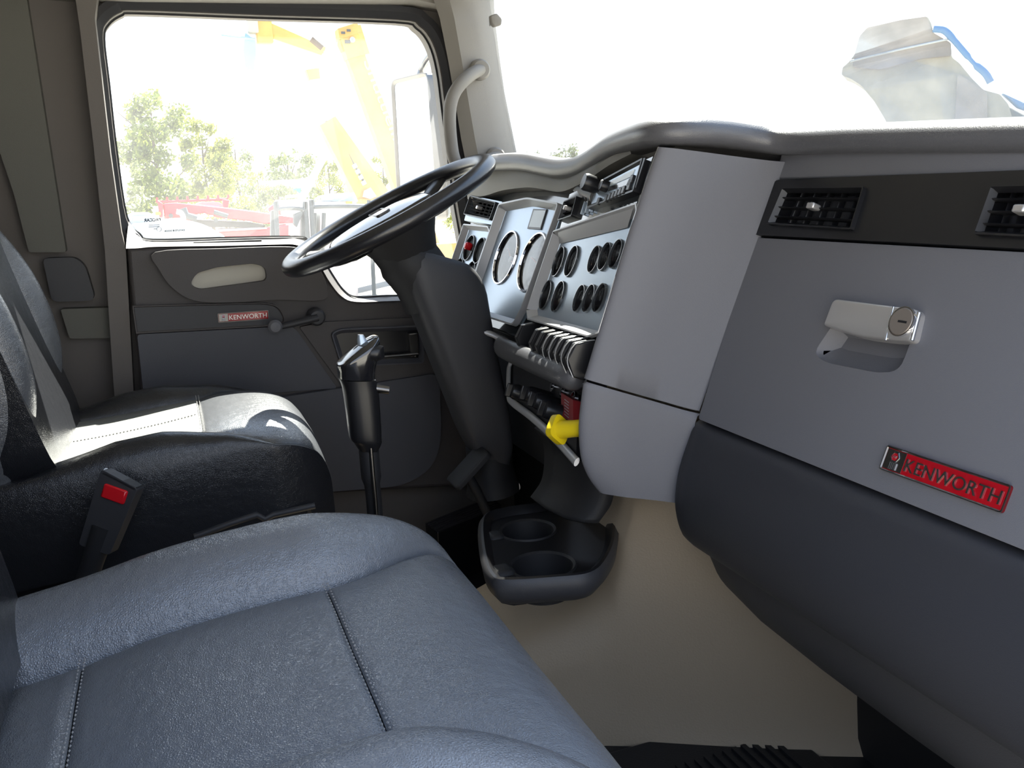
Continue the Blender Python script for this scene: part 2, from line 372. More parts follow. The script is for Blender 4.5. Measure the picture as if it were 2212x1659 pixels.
# etched marks on the glass, seen from behind
pg = PD(2.231)
def glass_text(s, px, py, h, width, m='text', name='etched_mark'):
    a, b = pg.uv(px, py); return text(name, s, pg, a, b, h, 0.0006, m, wg, width, mirror=True, bold=0.035)
glass_text('PACCAR', 329, 475, 0.0075, 0.036)
for px, yy, wd in ((332, 481, 0.017), (333, 486, 0.023), (333, 490, 0.023), (336, 494.5, 0.008)):
    a, b = pg.uv(px, yy); box('etched_line', pg, a - wd / 2, b - 0.0005, a + wd / 2, b + 0.0005, 0, 0.0005, 'textl', wg, 0)
a, b = pg.uv(343.5, 495); lathe('etched_circle', pg, a, b, [(0.0046, 0), (0.0050, 0.0006), (0.0054, 0)], 'textl', wg, 20, cap=False)
glass_text('DAYLITE \u00ae DOOR', 377, 498, 0.004, 0.044, 'textl')
# windscreen
rows = []
for zz, xx in ((0.00, 0.862), (0.2, 0.835), (0.36, 0.808), (0.53, 0.775)):
    rows.append([W(xx + 0.085 * (1 - ((y - 1.33) / 0.87) ** 2) - 0.03, y, zz) for y in [0.44 + k * (2.20 - 0.44) / 16 for k in range(17)]])
ws = loft('window_2', rows, 'wind', None, solid=0.005); tag(ws, 'large dusty windscreen above the dashboard', kind='structure')
clip = thing('windshield_clip', 'small pale bracket stuck high on the windscreen beside the pillar', 'bracket', at_y(1071, 55, 2.02))
PCL = PD(2.02)
pillow('bracket_body', PCL, rnd(PCL.uvs([(1060, 33), (1074, 28), (1085, 40), (1084, 54), (1068, 58), (1062, 50)]), 0.004), -0.012, 0.0, 0.004, 0.001, 'pillar', clip)
box('bracket_foot', PCL, *PCL.uv(1066, 52), *PCL.uv(1080, 30), -0.03, -0.012, 'white', clip)
# A pillar trim
ap = loft('trim_2', [[W(0, 0, 0) + v - W(0, 0, 0) for v in [at_y(xl, y, 2.10), at_y(xl + 0.3 * (xr - xl), y, 2.075), at_y(xl + 0.72 * (xr - xl), y, 2.085), at_y(xr, y, 2.12), at_y(xr + 14, y, 2.17), at_y(xl, y, 2.205)]]
            for xl, xr, y in ((918, 1048, -70), (930, 1052, -20), (950, 1055, 40), (968, 1066, 130), (980, 1076, 200), (996, 1096, 300), (1008, 1108, 360), (1025, 1125, 460))], 'pillar', None, closed=True, cap=True, ang=50)
tag(ap, 'beige moulded windscreen pillar trim carrying the grab handle', kind='structure')
tr = plate('trim_3', PD(2.12), rnd(PD(2.12).uvs([(-60, -60), (1050, -60), (1052, 20), (960, 12), (900, 0), (560, -4), (300, -8), (160, -12), (-60, -30)]), 0.01), 'pillar', None, (), -0.08, 0.0, 0.01, 3)
tag(tr, "beige upper rail above the driver's window", kind='structure')
# grab handle
gh = thing('grab_handle', 'curved grey grab handle on the windscreen pillar', 'handle', at_y(985, 345, 2.06))
path = [at_y(1040, 150, 2.075), at_y(1022, 158, 2.045), at_y(1000, 176, 2.02), at_y(982, 200, 2.01), at_y(973, 228, 2.005), at_y(971, 262, 2.005), at_y(974, 305, 2.01), at_y(980, 340, 2.01), at_y(992, 362, 2.015), at_y(1020, 362, 2.03), at_y(1050, 348, 2.045), at_y(1075, 338, 2.07)]
tube('handle_bar', cr(path, 4), 0.0145, 'pillar', gh, 14)
for px, py in ((1038, 150), (1072, 340)):
    pl = PD(2.068); a, b = pl.uv(px, py); lathe('mount_cap', pl, a, b, [(0.024, -0.012), (0.024, 0), (0.019, 0.007), (0.0, 0.009)], 'pillar', gh, 20)
# ================================================================== driver's door
door = thing('door_1', "driver's door with brown grey moulded panel, window crank and red nameplate", None, W(0.4, 2.16, -0.80), kind='structure')
D12 = PD(2.12)
ring('window_seal', PD(2.19), inset(hole, -0.028), 0.014, 0.028, -0.02, 0.012, 0.0, 'rubber', door)
ring('inner_seal', PD(2.222), inset(hole, -0.002), 0.002, 0.006, -0.01, 0.004, 0.0, 'black', door)
SILL = [(275, 536), (340, 533), (480, 531), (600, 528), (640, 529), (664, 542), (690, 572), (713, 610), (738, 640), (770, 652), (850, 650), (935, 640), (1010, 625)]
plate('door_panel', D12, D12.uvs(SILL + [(1100, 700), (1100, 1045), (720, 1066), (320, 1100), (300, 800), (280, 600)]), 'door', door, (), -0.082, 0.0, 0.008, 3)
PAIR = [((278, 478), (272, 537)), ((302, 508), (300, 536)), ((330, 521), (340, 533)), ((480, 517), (480, 531)), ((600, 515), (600, 528)), ((640, 514), (640, 529)), ((668, 523), (664, 542)), ((690, 546), (690, 572)),
        ((718, 593), (713, 610)), ((745, 631), (738, 640)), ((775, 646), (770, 652)), ((850, 643), (850, 650)), ((970, 641), (960, 648))]
loft('window_sill', [cr([at_y(*a, 2.203) for a, b in PAIR], 4), cr([at_y(*a, 2.203).lerp(at_y(*b, 2.119), 0.75) + Vector((0, 0, 0.002)) for a, b in PAIR], 4), cr([at_y(*b, 2.117) for a, b in PAIR], 4)], 'door', door, ang=60)
D10 = PD(2.098)
slot = rnd(D10.uvs([(410, 615), (424, 590), (470, 577), (548, 569), (573, 577), (577, 606), (430, 626)]), 0.012)
plate('armrest', D10, cr(D10.uvs([(335, 545), (480, 537), (610, 533), (652, 540), (684, 572), (704, 612), (700, 648), (600, 648), (500, 654), (420, 650), (372, 622), (345, 585)]), 4, True), 'door', door, [slot], -0.024, 0.0, 0.008, 3)
plate('pull_recess', PD(2.118), inset(slot, -0.012), 'recess', door, (), -0.002, 0.0)
tube('sill_slot', [at_y(418, 524, 2.158), at_y(500, 521, 2.158), at_y(565, 519, 2.158)], (0.002, 0.004), 'rubber', door, 8)
D11 = PD(2.115)
plate('belt_strip', D11, rnd(D11.uvs([(290, 664), (560, 657), (598, 661), (614, 692), (600, 700), (298, 717)]), [0.002, 0.002, 0.02, 0.015, 0.002, 0.002]), 'charcoal', door, (), -0.006, 0.003, 0.002)
ring('belt_rim', D11, rnd(D11.uvs([(286, 660), (563, 653), (603, 658), (619, 694), (602, 703), (294, 720)]), [0.002, 0.002, 0.02, 0.015, 0.002, 0.002]), 0.002, 0.004, -0.006, 0.005, 0.003, 'door', door)
plate('lower_insert', D11, rnd(D11.uvs([(296, 722), (628, 704), (640, 712), (728, 838), (312, 868)]), 0.008), 'doorg', door, (), -0.006, 0.004, 0.003)
plate('front_insert', D11, rnd(D11.uvs([(646, 706), (700, 695), (1010, 680), (1015, 795), (742, 838)]), 0.006), 'door', door, (), -0.006, 0.006, 0.003)
plate('pocket_panel', D11, rnd(D11.uvs([(560, 862), (690, 843), (930, 806), (946, 812), (950, 950), (930, 1010), (868, 1046), (715, 1058), (560, 1070)]), [0.005, 0.005, 0.005, 0.01, 0.04, 0.05, 0.04, 0.02, 0.01]), 'doorg', door, (), -0.006, 0.016, 0.006, 3)
# nameplate on the door
def badge(pl, c, quad, parent, name='nameplate'):
    """red enamel nameplate: plate, rim, emblem and letters; quad = TL, TR, BR, BL in plane coordinates"""
    P = [Vector(q) for q in quad]; ctr = sum(P, Vector((0, 0))) / 4
    u2 = ((P[1] - P[0]) + (P[2] - P[3])); L = u2.length / 2; u2.normalize(); v2 = Vector((-u2.y, u2.x)); H = ((P[0] - P[3]).length + (P[1] - P[2]).length) / 2
    q = PL(pl.pt(ctr.x, ctr.y, c), pl.u * u2.x + pl.v * u2.y, pl.u * v2.x + pl.v * v2.y)
    o = plate(name, q, rect(-L / 2, -H / 2, L / 2, H / 2, H * 0.12), 'red', parent, (), 0.0, 0.003)
    ring('rim', q, rect(-L / 2, -H / 2, L / 2, H / 2, H * 0.12), H * 0.035, H * 0.08, 0.0, 0.0042, 0.003, 'steel', o)
    e0 = -L / 2 + H * 0.1; e1 = e0 + H * 0.95
    plate('emblem_field', q, rect(e0, -H * 0.4, e1, H * 0.4), 'steel', o, (), 0.003, 0.0034)
    em = (e0 + e1) / 2
    lathe('emblem_ring', q, em, H * 0.14, [(H * 0.235, 0.003), (H * 0.225, 0.0046), (H * 0.17, 0.0046), (H * 0.16, 0.003)], 'chrome', o, 6, cap=False)
    lathe('emblem_disc', q, em, H * 0.14, [(H * 0.16, 0.003), (H * 0.16, 0.0042), (0, 0.0046)], 'red', o, 12)
    text('emblem_letters', 'KW', q, em, H * 0.14, H * 0.10, 0.0006, 'chrome', o, H * 0.2, c=0.0042)
    for k in range(5):
        a = em + (k - 2) * H * 0.085
        box('emblem_bar', q, a - H * 0.02, -H * 0.36, a + H * 0.02, -H * 0.09, 0.0032, 0.0046, 'chrome', o, 0)
    x0 = e1 + H * 0.12; x1 = L / 2 - H * 0.2
    text('lettering', 'KENWORTH', q, (x0 + x1) / 2, -H * 0.02, H * 0.5, 0.0012, 'letter', o, x1 - x0, c=0.0032)
    return o
badge(D11, 0.003, D11.uvs([(470, 677), (579, 669), (580, 689), (471, 696)]), door)
# window crank
pivot = D11.uv(680, 682); knob = D11.uv(592, 703)
ck = lathe('window_crank', D11, *pivot, [(0.020, 0.0), (0.020, 0.03), (0.015, 0.038), (0, 0.04)], 'charcoal', door, 22)
arm = [D11.pt(pivot[0], pivot[1], 0.034), D11.pt((pivot[0] * 2 + knob[0]) / 3, (pivot[1] * 2 + knob[1]) / 3, 0.037), D11.pt(knob[0], knob[1], 0.040)]
tube('crank_arm', cr(arm, 4), [(0.009, 0.017)] * 4 + [(0.008, 0.014)] * 3 + [(0.007, 0.011)] * 2, 'charcoal', ck, 12)
pk = PD(2.075); lathe('crank_knob', pk, *pk.uv(592, 703), [(0.009, 0.0), (0.014, 0.006), (0.0155, 0.016), (0.0155, 0.026), (0.011, 0.032), (0, 0.034)], 'dash', ck, 22)
# inside door latch
lt = D11.uvs([(718, 722), (735, 712), (900, 706), (906, 712), (904, 775), (740, 782), (732, 770)])
cup = plate('latch_cup', D11, rnd(lt, 0.008), 'black', door, (), 0.006, 0.0075)
ring('latch_bezel', D11, rnd(D11.uvs([(712, 718), (732, 708), (905, 701), (912, 710), (912, 782), (735, 790)]), 0.01), 0.003, 0.012, 0.0, 0.020, 0.008, 'doorg', cup)
tube('latch_lever', [D11.pt(*D11.uv(795, 768), 0.03), D11.pt(*D11.uv(895, 760), 0.03)], (0.004, 0.009), 'steel', cup, 10)
box('latch_bracket', D11, *D11.uv(881, 768), *D11.uv(896, 716), 0.008, 0.028, 'steel', cup)
a, b = D11.uv(892, 762); lathe('latch_screw', D11, a, b, [(0.006, 0.028), (0.006, 0.034), (0.0, 0.036)], 'chrome', cup, 12)
a, b = D11.uv(929, 779); lathe('panel_screw', D11, a, b, [(0.006, 0.004), (0.005, 0.010), (0.0, 0.011)], 'chrome', door, 12)
# B pillar trim panels beside the seat
PB = PD(2.165)
def trimp(name, px, m, label, c0=-0.04, c1=0.0, bev=0.006, pl=PB, r=0.006):
    return tag(plate(name, pl, rnd(pl.uvs(px), r), m, None, (), c0, c1, bev, 3), label, kind='structure')
trimp('trim_4', [(160, -20), (212, -20), (205, 40), (214, 120), (238, 330), (262, 500), (272, 540), (284, 760), (300, 1060), (262, 1060), (240, 760), (226, 540), (200, 300), (172, 60)], 'wall', "narrow taupe door pillar moulding left of the window", pl=PD(2.13), c0=-0.07, bev=0.018)
trimp('trim_5', [(-60, -20), (55, -20), (100, 270), (143, 545), (62, 545), (30, 420), (-60, 150)], 'wall2', 'tall grey olive trim panel at the far left edge')
pd4 = trimp('trim_6', [(92, 558), (163, 556), (184, 574), (204, 640), (198, 650), (112, 652)], 'charcoal', 'small dark cover plate on the pillar above the backrest', c0=-0.04, c1=0.0, bev=0.003, r=0.012)
trimp('trim_7', [(130, 668), (252, 664), (262, 730), (150, 732)], 'wall2', 'grey lower pillar panel just above the seat belt zone', bev=0.004)
# engine tunnel and footwell
rows = []
for x, yy, zt in ((1.0, 1.05, -0.25), (0.86, 1.12, -0.30), (0.74, 1.19, -0.45), (0.665, 1.235, -0.50), (0.63, 1.255, -0.66), (0.60, 1.27, -0.71), (0.45, 1.31, -0.76), (0.25, 1.33, -0.84), (0.0, 1.34, -0.92)):
    prof = [W(x, yy - 0.02, -0.952), W(x, yy, -0.86), W(x, yy + 0.005, zt - 0.06), W(x, yy + 0.03, zt - 0.012), W(x, yy + 0.08, zt), W(x, 1.52, zt), W(x, 1.56, zt - 0.03), W(x, 1.60, -0.952)]
    rows.append(cr(prof, 3))
tn = loft('trim_8', rows, 'tunnel', None, ang=60); tag(tn, 'beige engine tunnel side wall in the footwell', kind='structure')
# ribbed floor strips
mats = thing('floor_mat', 'black ribbed rubber mat in the passenger footwell', 'floor mat', W(0.62, 0.95, -0.95))
PF = PZ(-0.949)
plate('mat_sheet', PF, rect(0.30, 0.62, 0.90, 1.22, 0.03), 'floor', mats, (), 0.0, 0.008, 0.003)
for k in range(26):
    box('mat_rib', PF, 0.40 + k * 0.018, 0.70, 0.409 + k * 0.018, 1.14, 0.008, 0.013, 'floor', mats, 0)
st = thing('tread_strip', 'dark ribbed tread strip on the floor before the driver seat', 'tread strip', W(0.55, 1.66, -0.95))
pts = [at_z(918, 1132, -0.80), at_z(1060, 1075, -0.80), at_z(1085, 1095, -0.80), at_z(945, 1150, -0.80)]
PT = PZ(-0.80); q = [Vector((p.x, p.y)) for p in pts]
plate('strip_base', PT, q, 'black', st, (), -0.15, 0.0, 0.003)
for k in range(6):
    t0 = (k + 0.25) / 6; t1 = (k + 0.75) / 6
    plate('strip_rib', PT, [q[0].lerp(q[3], t0), q[1].lerp(q[2], t0), q[1].lerp(q[2], t1), q[0].lerp(q[3], t1)], 'charcoal', st, (), 0.0, 0.004)
# ================================================================== dashboard
dash = thing('dashboard', 'grey truck dashboard with gauge panels, air vents and a padded wavy top', 'dashboard', W(0.85, 1.35, -0.30))
# padded lip along the top
LIP = [(0.70, 2.13, 0.048), (0.70, 2.03, 0.056), (0.705, 1.90, 0.056), (0.707, 1.77, 0.050), (0.708, 1.68, 0.040), (0.706, 1.59, 0.032), (0.703, 1.51, 0.034), (0.698, 1.45, 0.042), (0.678, 1.33, 0.060), (0.658, 1.215, 0.067),
       (0.651, 1.15, 0.0685), (0.664, 1.120, 0.068), (0.700, 1.110, 0.066), (0.737, 1.106, 0.0625), (0.776, 1.098, 0.056), (0.806, 1.078, 0.049), (0.820, 1.03, 0.0455), (0.822, 0.95, 0.043), (0.822, 0.80, 0.036), (0.822, 0.66, 0.029), (0.822, 0.50, 0.021)]
lp = cr([W(*p) for p in LIP], 5); rows = []
for i, p in enumerate(lp):
    t = (lp[min(i + 1, len(lp) - 1)] - lp[max(i - 1, 0)]); t.z = 0; t.normalize(); out = Vector((t.y, -t.x, 0))   # towards the seats
    if out.x > 0: out = -out
    prof = [(-0.055, -0.012), (-0.035, 0.002), (-0.012, 0.011), (0.008, 0.008), (0.018, -0.002), (0.019, -0.014), (0.012, -0.024), (-0.006, -0.027), (-0.045, -0.027)]
    rows.append([p + out * a + Vector((0, 0, b)) for a, b in prof])
loft('dash_pad', rows, 'pad', dash, closed=True, cap=True, ang=60)
# deck between the pad and the windscreen
loft('dash_deck', [[W(p.x + 0.035, p.y, p.z - 0.95 - 0.012), W(0.965, p.y, -0.02)] for p in lp[::4]], 'pad', dash)
# hood face under the pad over the gauges
def topedge(y):
    return PC.pt(1.765 - y, 0, 0)
TE = [((0.70), 2.12), ]
hl = []
for y, zt, zb in ((2.13, 0.035, -0.030), (2.0, 0.033, -0.022), (1.9, 0.032, -0.012), (1.765, 0.028, -0.008), (1.68, 0.018, -0.012), (1.60, 0.010, -0.018), (1.52, 0.010, -0.014), (1.42, 0.026, 0.002), (1.33, 0.044, 0.022), (1.24, 0.052, 0.036)):
    xb = 0.70 + 0.39 * zb + (0.15 * (y - 1.6) if y < 1.6 else 0)
    hl.append([W(xb + 0.012, y, zt), W(xb + 0.002, y, (zt + zb) / 2), W(xb + 0.004, y, zb), W(xb + 0.05, y, zb - 0.01)])
loft('gauge_hood', [r for r in zip(*[cr([row[k] for row in hl], 4) for k in range(4)])], 'hood', dash, ang=50)
# ---- instrument cluster, left section
def poly(pl, L, r): return rnd(pl.uvs(L), r)
CLO = [(1082, 441), (1144, 428), (1212, 440), (1204, 465), (1131, 670), (1112, 705), (1020, 676), (1013, 645)]
LFO = [(1003, 484), (1056, 489), (1060, 500), (1016, 622), (972, 612), (968, 590)]
# background facia
plate('facia', PC, PC.uvs([(1008, 420), (1060, 408), (1144, 400), (1220, 408), (1226, 420), (1135, 722), (1105, 722), (1010, 692), (955, 600)]), 'gloss', dash, (), -0.05, -0.030, 0.002)
def gauge(pl, px, py, r, big=False, ang=0.6, c=-0.012):
    a, b = pl.uv(px, py, c)
    g = lathe('gauge', pl, a, b, [(r * 0.99, c + 0.002), (r * 0.93, c - 0.016), (r * 0.92, c - 0.022), (0, c - 0.022)], 'black', dash, 30, cap=False)
    lathe('dial', pl, a, b, [(r * 0.93, c - 0.018), (r * 0.92, c - 0.0165), (0, c - 0.0165)], 'dial', g, 30)
    lathe('bezel', pl, a, b, [(r * 1.05, c + 0.0005), (r * 1.03, c + 0.004), (r * 0.98, c + 0.004), (r * 0.96, c + 0.0005)], 'chrome' if big else 'gloss', g, 36, cap=False)
    d = Vector((math.cos(ang), math.sin(ang)))
    tube('needle', [pl.pt(a - d.x * r * 0.15, b - d.y * r * 0.15, c - 0.012), pl.pt(a + d.x * r * 0.75, b + d.y * r * 0.75, c - 0.012)], [0.0016, 0.0006], 'needle', g, 6)
    lathe('needle_hub', pl, a, b, [(r * 0.12, c - 0.0165), (r * 0.12, c - 0.009), (0, c - 0.008)], 'black', g, 16)
    lathe('lens', pl, a, b, [(r * 0.955, c - 0.002), (r * 0.8, c + 0.0005), (r * 0.5, c + 0.003), (0, c + 0.004)], 'lensb' if big else 'lens', g, 30)
    return (a, b, r * 0.99)
def panel(name, pl, px, r, gs, c=-0.012):
    out = poly(pl, px, r)
    hs = [circ(a, b, rr, 30) for a, b, rr in gs]
    return plate(name, pl, inset(out, 0.006), 'silver', dash, hs, c - 0.004, c)
big = [gauge(PC, 1093, 557, 0.056, True, 2.6), gauge(PC, 1151, 567, 0.058, True, 2.9)]
panel('cluster_panel', PC, CLO, [0.01, 0.02, 0.01, 0.004, 0.004, 0.012, 0.008, 0.004], big)
ring('cluster_frame', PC, poly(PC, CLO, [0.01, 0.02, 0.01, 0.004, 0.004, 0.012, 0.008, 0.004]), 0.0035, 0.013, -0.006, 0.006, -0.0115, 'bevel', dash)
a0, b0 = PC.uv(1137, 494, -0.01); a1, b1 = PC.uv(1178, 456, -0.01)
s = box('message_screen', PC, a0 + 0.004, b0, a0 + 0.075, b1 + 0.004, -0.012, -0.0095, 'black', dash, 0.001)
box('display', PC, a0 + 0.012, b0 + 0.004, a0 + 0.072, b1 + 0.001, -0.0095, -0.009, 'screen', s, 0)
lathe('trip_button', PC, *PC.uv(1126, 652), [(0.004, -0.022), (0.004, -0.008), (0, -0.007)], 'black', dash, 12)
sm = [gauge(PC, 1015, 536, 0.030), gauge(PC, 1037, 542, 0.030, ang=1.2), gauge(PC, 992, 583, 0.027), gauge(PC, 1017, 592, 0.029, ang=2)]
panel('side_gauge_panel', PC, LFO, 0.006, sm)
ring('side_gauge_frame', PC, poly(PC, LFO, 0.006), 0.003, 0.010, -0.006, 0.003, -0.0115, 'bevel', dash)
a, b = PC.uv(1015, 533, -0.01)
rb = lathe('warning_button', PC, a, b, [(0.009, -0.012), (0.009, 0.0), (0.006, 0.003), (0, 0.004)], 'redlens', dash, 18)
plate('upper_trim', PC, poly(PC, [(1011, 420), (1078, 433), (1062, 484), (996, 474)], 0.004), 'silver', dash, [inset(PC.uvs([(1018, 423), (1074, 437), (1060, 476), (1004, 464)], -0.004), 0.002)], -0.028, -0.008, 0.001)
# ---- air vents
def vent(pl, px, rows_, cols, parent, c=0.0, d=0.02, frame='black', tab='brushed', name='air_vent'):
    """louvred outlet: dark box, frame, horizontal slats, vertical vanes behind, a thumb tab"""
    q = [Vector(p) for p in pl.uvs(px, c)]              # TL TR BR BL
    v = plate(name, pl, q, 'charcoal', parent, (), c - d - 0.004, c - d)
    ring('vent_frame', pl, rnd(q, 0.004), 0.002, 0.006, c - d, c + 0.004, c - 0.004, frame, v)
    for k in range(1, rows_):
        t = k / rows_; A = q[0].lerp(q[3], t); B = q[1].lerp(q[2], t)
        tube('slat', [pl.pt(A.x, A.y, c - 0.006), pl.pt(B.x, B.y, c - 0.006)], (0.0016, 0.006), 'black', v, 8, up=pl.v)
    for k in range(1, cols):
        t = k / cols; A = q[0].lerp(q[1], t); B = q[3].lerp(q[2], t)
        tube('vane', [pl.pt(A.x, A.y, c - 0.016), pl.pt(B.x, B.y, c - 0.016)], (0.005, 0.0012), 'black', v, 8, up=pl.n)
    m = (q[0] + q[1] + q[2] + q[3]) / 4
    box('vent_tab', pl, m.x - 0.007, m.y - 0.004, m.x + 0.007, m.y + 0.004, c - 0.004, c + 0.010, tab, v, 0.002)
    return v
vent(PC, [(1018, 423), (1074, 437), (1060, 476), (1004, 464)], 6, 6, dash, c=-0.004, d=0.025)
# ---- centre stack
plate('stack_facia', PS, PS.uvs([(1216, 420), (1406, 330), (1385, 380), (1262, 790), (1245, 805), (1098, 748), (1096, 730), (1140, 690)]), 'gloss', dash, (), -0.06, -0.030, 0.002)
STK = [(1200, 500), (1380, 440), (1382, 456), (1298, 722), (1276, 730), (1144, 692), (1142, 672)]
g2 = []
for k, (px, py) in enumerate([(1209, 566), (1237, 565), (1286, 561), (1309, 555), (1333, 549), (1181, 638), (1208, 641), (1254, 645), (1275, 645), (1298, 644)]):
    g2.append(gauge(PS, px, py, 0.0265 if k in (0, 1, 5, 6) else 0.0215, False, 2.2 + 0.3 * (k % 3)))
panel('stack_panel', PS, STK, [0.006, 0.002, 0.002, 0.002, 0.004, 0.004, 0.004], g2)
ring('stack_frame', PS, poly(PS, STK, [0.006, 0.002, 0.002, 0.002, 0.004, 0.004, 0.004]), 0.0025, 0.013, -0.002, 0.005, -0.0115, 'bevel', dash)
bq_ = [PS.uv(1208, 500), PS.uv(1374, 444), PS.uv(1356, 492, -0.011), PS.uv(1209, 527, -0.011)]
loft('stack_brow', [[PS.pt(*bq_[0], 0.003), PS.pt(*bq_[1], 0.003)], [PS.pt(*bq_[3], -0.0105), PS.pt(*bq_[2], -0.0105)]], 'bevel', dash)
plate('stack_top_trim', PS, PS.uvs([(1226, 417), (1406, 334), (1370, 438), (1204, 494)]), 'gloss', dash, [inset(PS.uvs([(1222, 436), (1250, 424), (1238, 468), (1208, 478)], 0.002), 0.002)], -0.03, -0.004, 0.001)
vent(PS, [(1222, 436), (1250, 424), (1238, 468), (1208, 478)], 5, 4, dash, c=0.002, d=0.022)
for k in range(3):
    x = 1262 + k * 9
    box('preset_button', PS, *PS.uv(x - 5, 464 - k * 3), *PS.uv(x + 5, 436 - k * 3), -0.004, 0.004, 'silver', dash, 0.001)
# radio set into the stack
rad = thing('radio', 'black and silver radio with display, round knob and button row in the centre stack', 'radio', PS.pt(*PS.uv(1330, 410), 0.0))
q = PS.uvs([(1290, 404), (1394, 352), (1376, 412), (1284, 446)])
rf = plate('radio_face', PS, rnd(q, 0.003), 'silver', rad, (), -0.004, 0.006, 0.001)
ring('radio_surround', PS, rnd(PS.uvs([(1284, 406), (1400, 345), (1379, 418), (1278, 454)]), 0.003), 0.003, 0.007, -0.004, 0.009, 0.006, 'black', rad)
plate('display', PS, PS.uvs([(1323, 391), (1372, 366), (1366, 381), (1318, 402)], 0.006), 'screen', rad, (), 0.006, 0.007)
plate('dial_window', PS, PS.uvs([(1318, 404), (1360, 386), (1354, 400), (1314, 414)], 0.006), 'gloss', rad, (), 0.006, 0.0068)
for k in range(6):
    a, b = PS.uv(1314 + k * 7.5, 430 - k * 3.6, 0.006)
    box('radio_button', PS, a - 0.0055, b - 0.006, a + 0.0055, b + 0.006, 0.006, 0.011, 'black', rad, 0.001)
for px, py in ((1296, 436), (1364, 396), (1368, 388), (1362, 404)):
    a, b = PS.uv(px, py, 0.006); box('radio_button', PS, a - 0.006, b - 0.006, a + 0.006, b + 0.006, 0.006, 0.010, 'black', rad, 0.001)
a, b = PS.uv(1383, 377, 0.006); box('cassette_slot', PS, a - 0.008, b - 0.02, a + 0.004, b + 0.024, 0.006, 0.008, 'black', rad, 0.001)
kb = lathe('tuning_knob', PS, *PS.uv(1312, 404, 0.006), [(0.009, 0.006), (0.009, 0.016), (0.008, 0.018), (0, 0.019)], 'black', rad, 24)
# phone style clip reaching out of the stack
cl = thing('dash_clip', 'black ribbed two arm clip mount sticking out of the stack beside the radio', 'clip mount', PS.pt(*PS.uv(1290, 428), 0.0))
a, b = PS.uv(1283, 425)
lathe('mount_head', PS, *PS.uv(1302, 406), [(0.009, 0.004), (0.013, 0.012), (0.014, 0.03), (0.0125, 0.034), (0, 0.035)], 'black', cl, 18)
for k, (dx, dy) in enumerate(((1243, 407), (1252, 401))):
    tip = at_y(dx, dy, 1.515 - 0.02 * k); root = PS.pt(*PS.uv(1288, 430 - k * 8), 0.004)
    tube('clip_arm', [root, root.lerp(tip, 0.5), tip], [(0.012, 0.007), (0.010, 0.006), (0.008, 0.005)], 'black', cl, 10)
for k in range(3):
    r0 = PS.pt(*PS.uv(1272 + k * 6, 432), 0.004); tip = at_y(1258 + 5 * k, 412, 1.50)
    tube('clip_rib', [r0, r0.lerp(tip, 0.9)], 0.0035, 'blackm', cl, 8)
# ---- rocker switches under the gauges
for k, (px, py, tall) in enumerate([(1146, 728, 1), (1163, 735, 0), (1178, 740, 1), (1192, 746, 1), (1206, 752, 1), (1220, 757, 1), (1234, 762, 1), (1248, 768, 1), (1262, 774, 1)]):
    a, b = PS.uv(px, py); hgt = 0.030; wd = 0.0085
    V = []
    for aa in (-wd, wd):
        for bb, cc in ((-hgt, -0.02), (-hgt, 0.010), (-0.3 * hgt, 0.026 if tall else 0.012), (0.55 * hgt, 0.022 if tall else 0.006), (hgt, -0.004), (hgt, -0.02)):
            V.append(PS.pt(a + aa, b + bb, cc))
    sw = mk('rocker_switch', V, [[0, 1, 2, 3, 4, 5], [11, 10, 9, 8, 7, 6]] + [[j, (j + 1) % 6, 6 + (j + 1) % 6, 6 + j] for j in range(6)], 'black', dash, bevel=0.002)
    if tall and k > 3:
        pts = [PS.pt(a + wd + 0.0006, b + bb, cc) for bb, cc in ((-hgt, 0.010), (-0.3 * hgt, 0.0265), (0.55 * hgt, 0.0225), (hgt, -0.003))]
        tube('switch_edge', cr(pts, 3), 0.0008, 'bevel', sw, 6)
    box('switch_label', PS, a - 0.006, b - hgt - 0.007, a + 0.006, b - hgt - 0.0055, -0.03, -0.012, 'bevel', sw, 0)
# padded beam below the switches
pb = [PS.pt(*PS.uv(1085, 748), 0.0), PS.pt(*PS.uv(1100, 757), 0.006), PS.pt(*PS.uv(1180, 792), 0.006), PS.pt(*PS.uv(1232, 814), 0.0), PS.pt(*PS.uv(1262, 828, -0.03), -0.03)]
tube('stack_beam', cr(pb, 6), [(0.020, 0.017)] * 19 + [(0.0195, 0.016), (0.018, 0.015), (0.016, 0.013), (0.013, 0.011), (0.010, 0.008), (0.005, 0.004)], 'pad', dash, 16)
# lower control panel
LOW = [(1097, 778), (1250, 852), (1244, 996), (1212, 968), (1150, 912), (1098, 868)]
plate('control_panel', PS, rnd(PS.uvs(LOW, -0.035), 0.006), 'black', dash, (), -0.06, -0.035, 0.002)
ed = [(1103, 784), (1099, 800), (1099, 850), (1106, 868), (1150, 902), (1200, 948), (1246, 998)]
tube('control_panel_edge', cr([PS.pt(*PS.uv(*p, -0.03), -0.03) for p in ed], 5), (0.0035, 0.007), 'bevel', dash, 10)
for px, py in ((1118, 846), (1150, 852), (1168, 866), (1190, 886)):
    a, b = PS.uv(px - 6, py)
    k_ = lathe('control_knob', PS, a, b, [(0.014, -0.036), (0.014, 0.0), (0.012, 0.006), (0, 0.007)], 'black', dash, 22)
    box('knob_grip', PS, a - 0.0025, b - 0.012, a + 0.0025, b + 0.012, 0.006, 0.016, 'black', k_, 0.0015)
for px, py in ((1156, 822), (1176, 834), (1196, 846)):
    a, b = PS.uv(px, py); lathe('knob_ring', PS, a, b, [(0.010, -0.035), (0.010, -0.031), (0.008, -0.031), (0.008, -0.035)], 'chrome', dash, 18, cap=False)
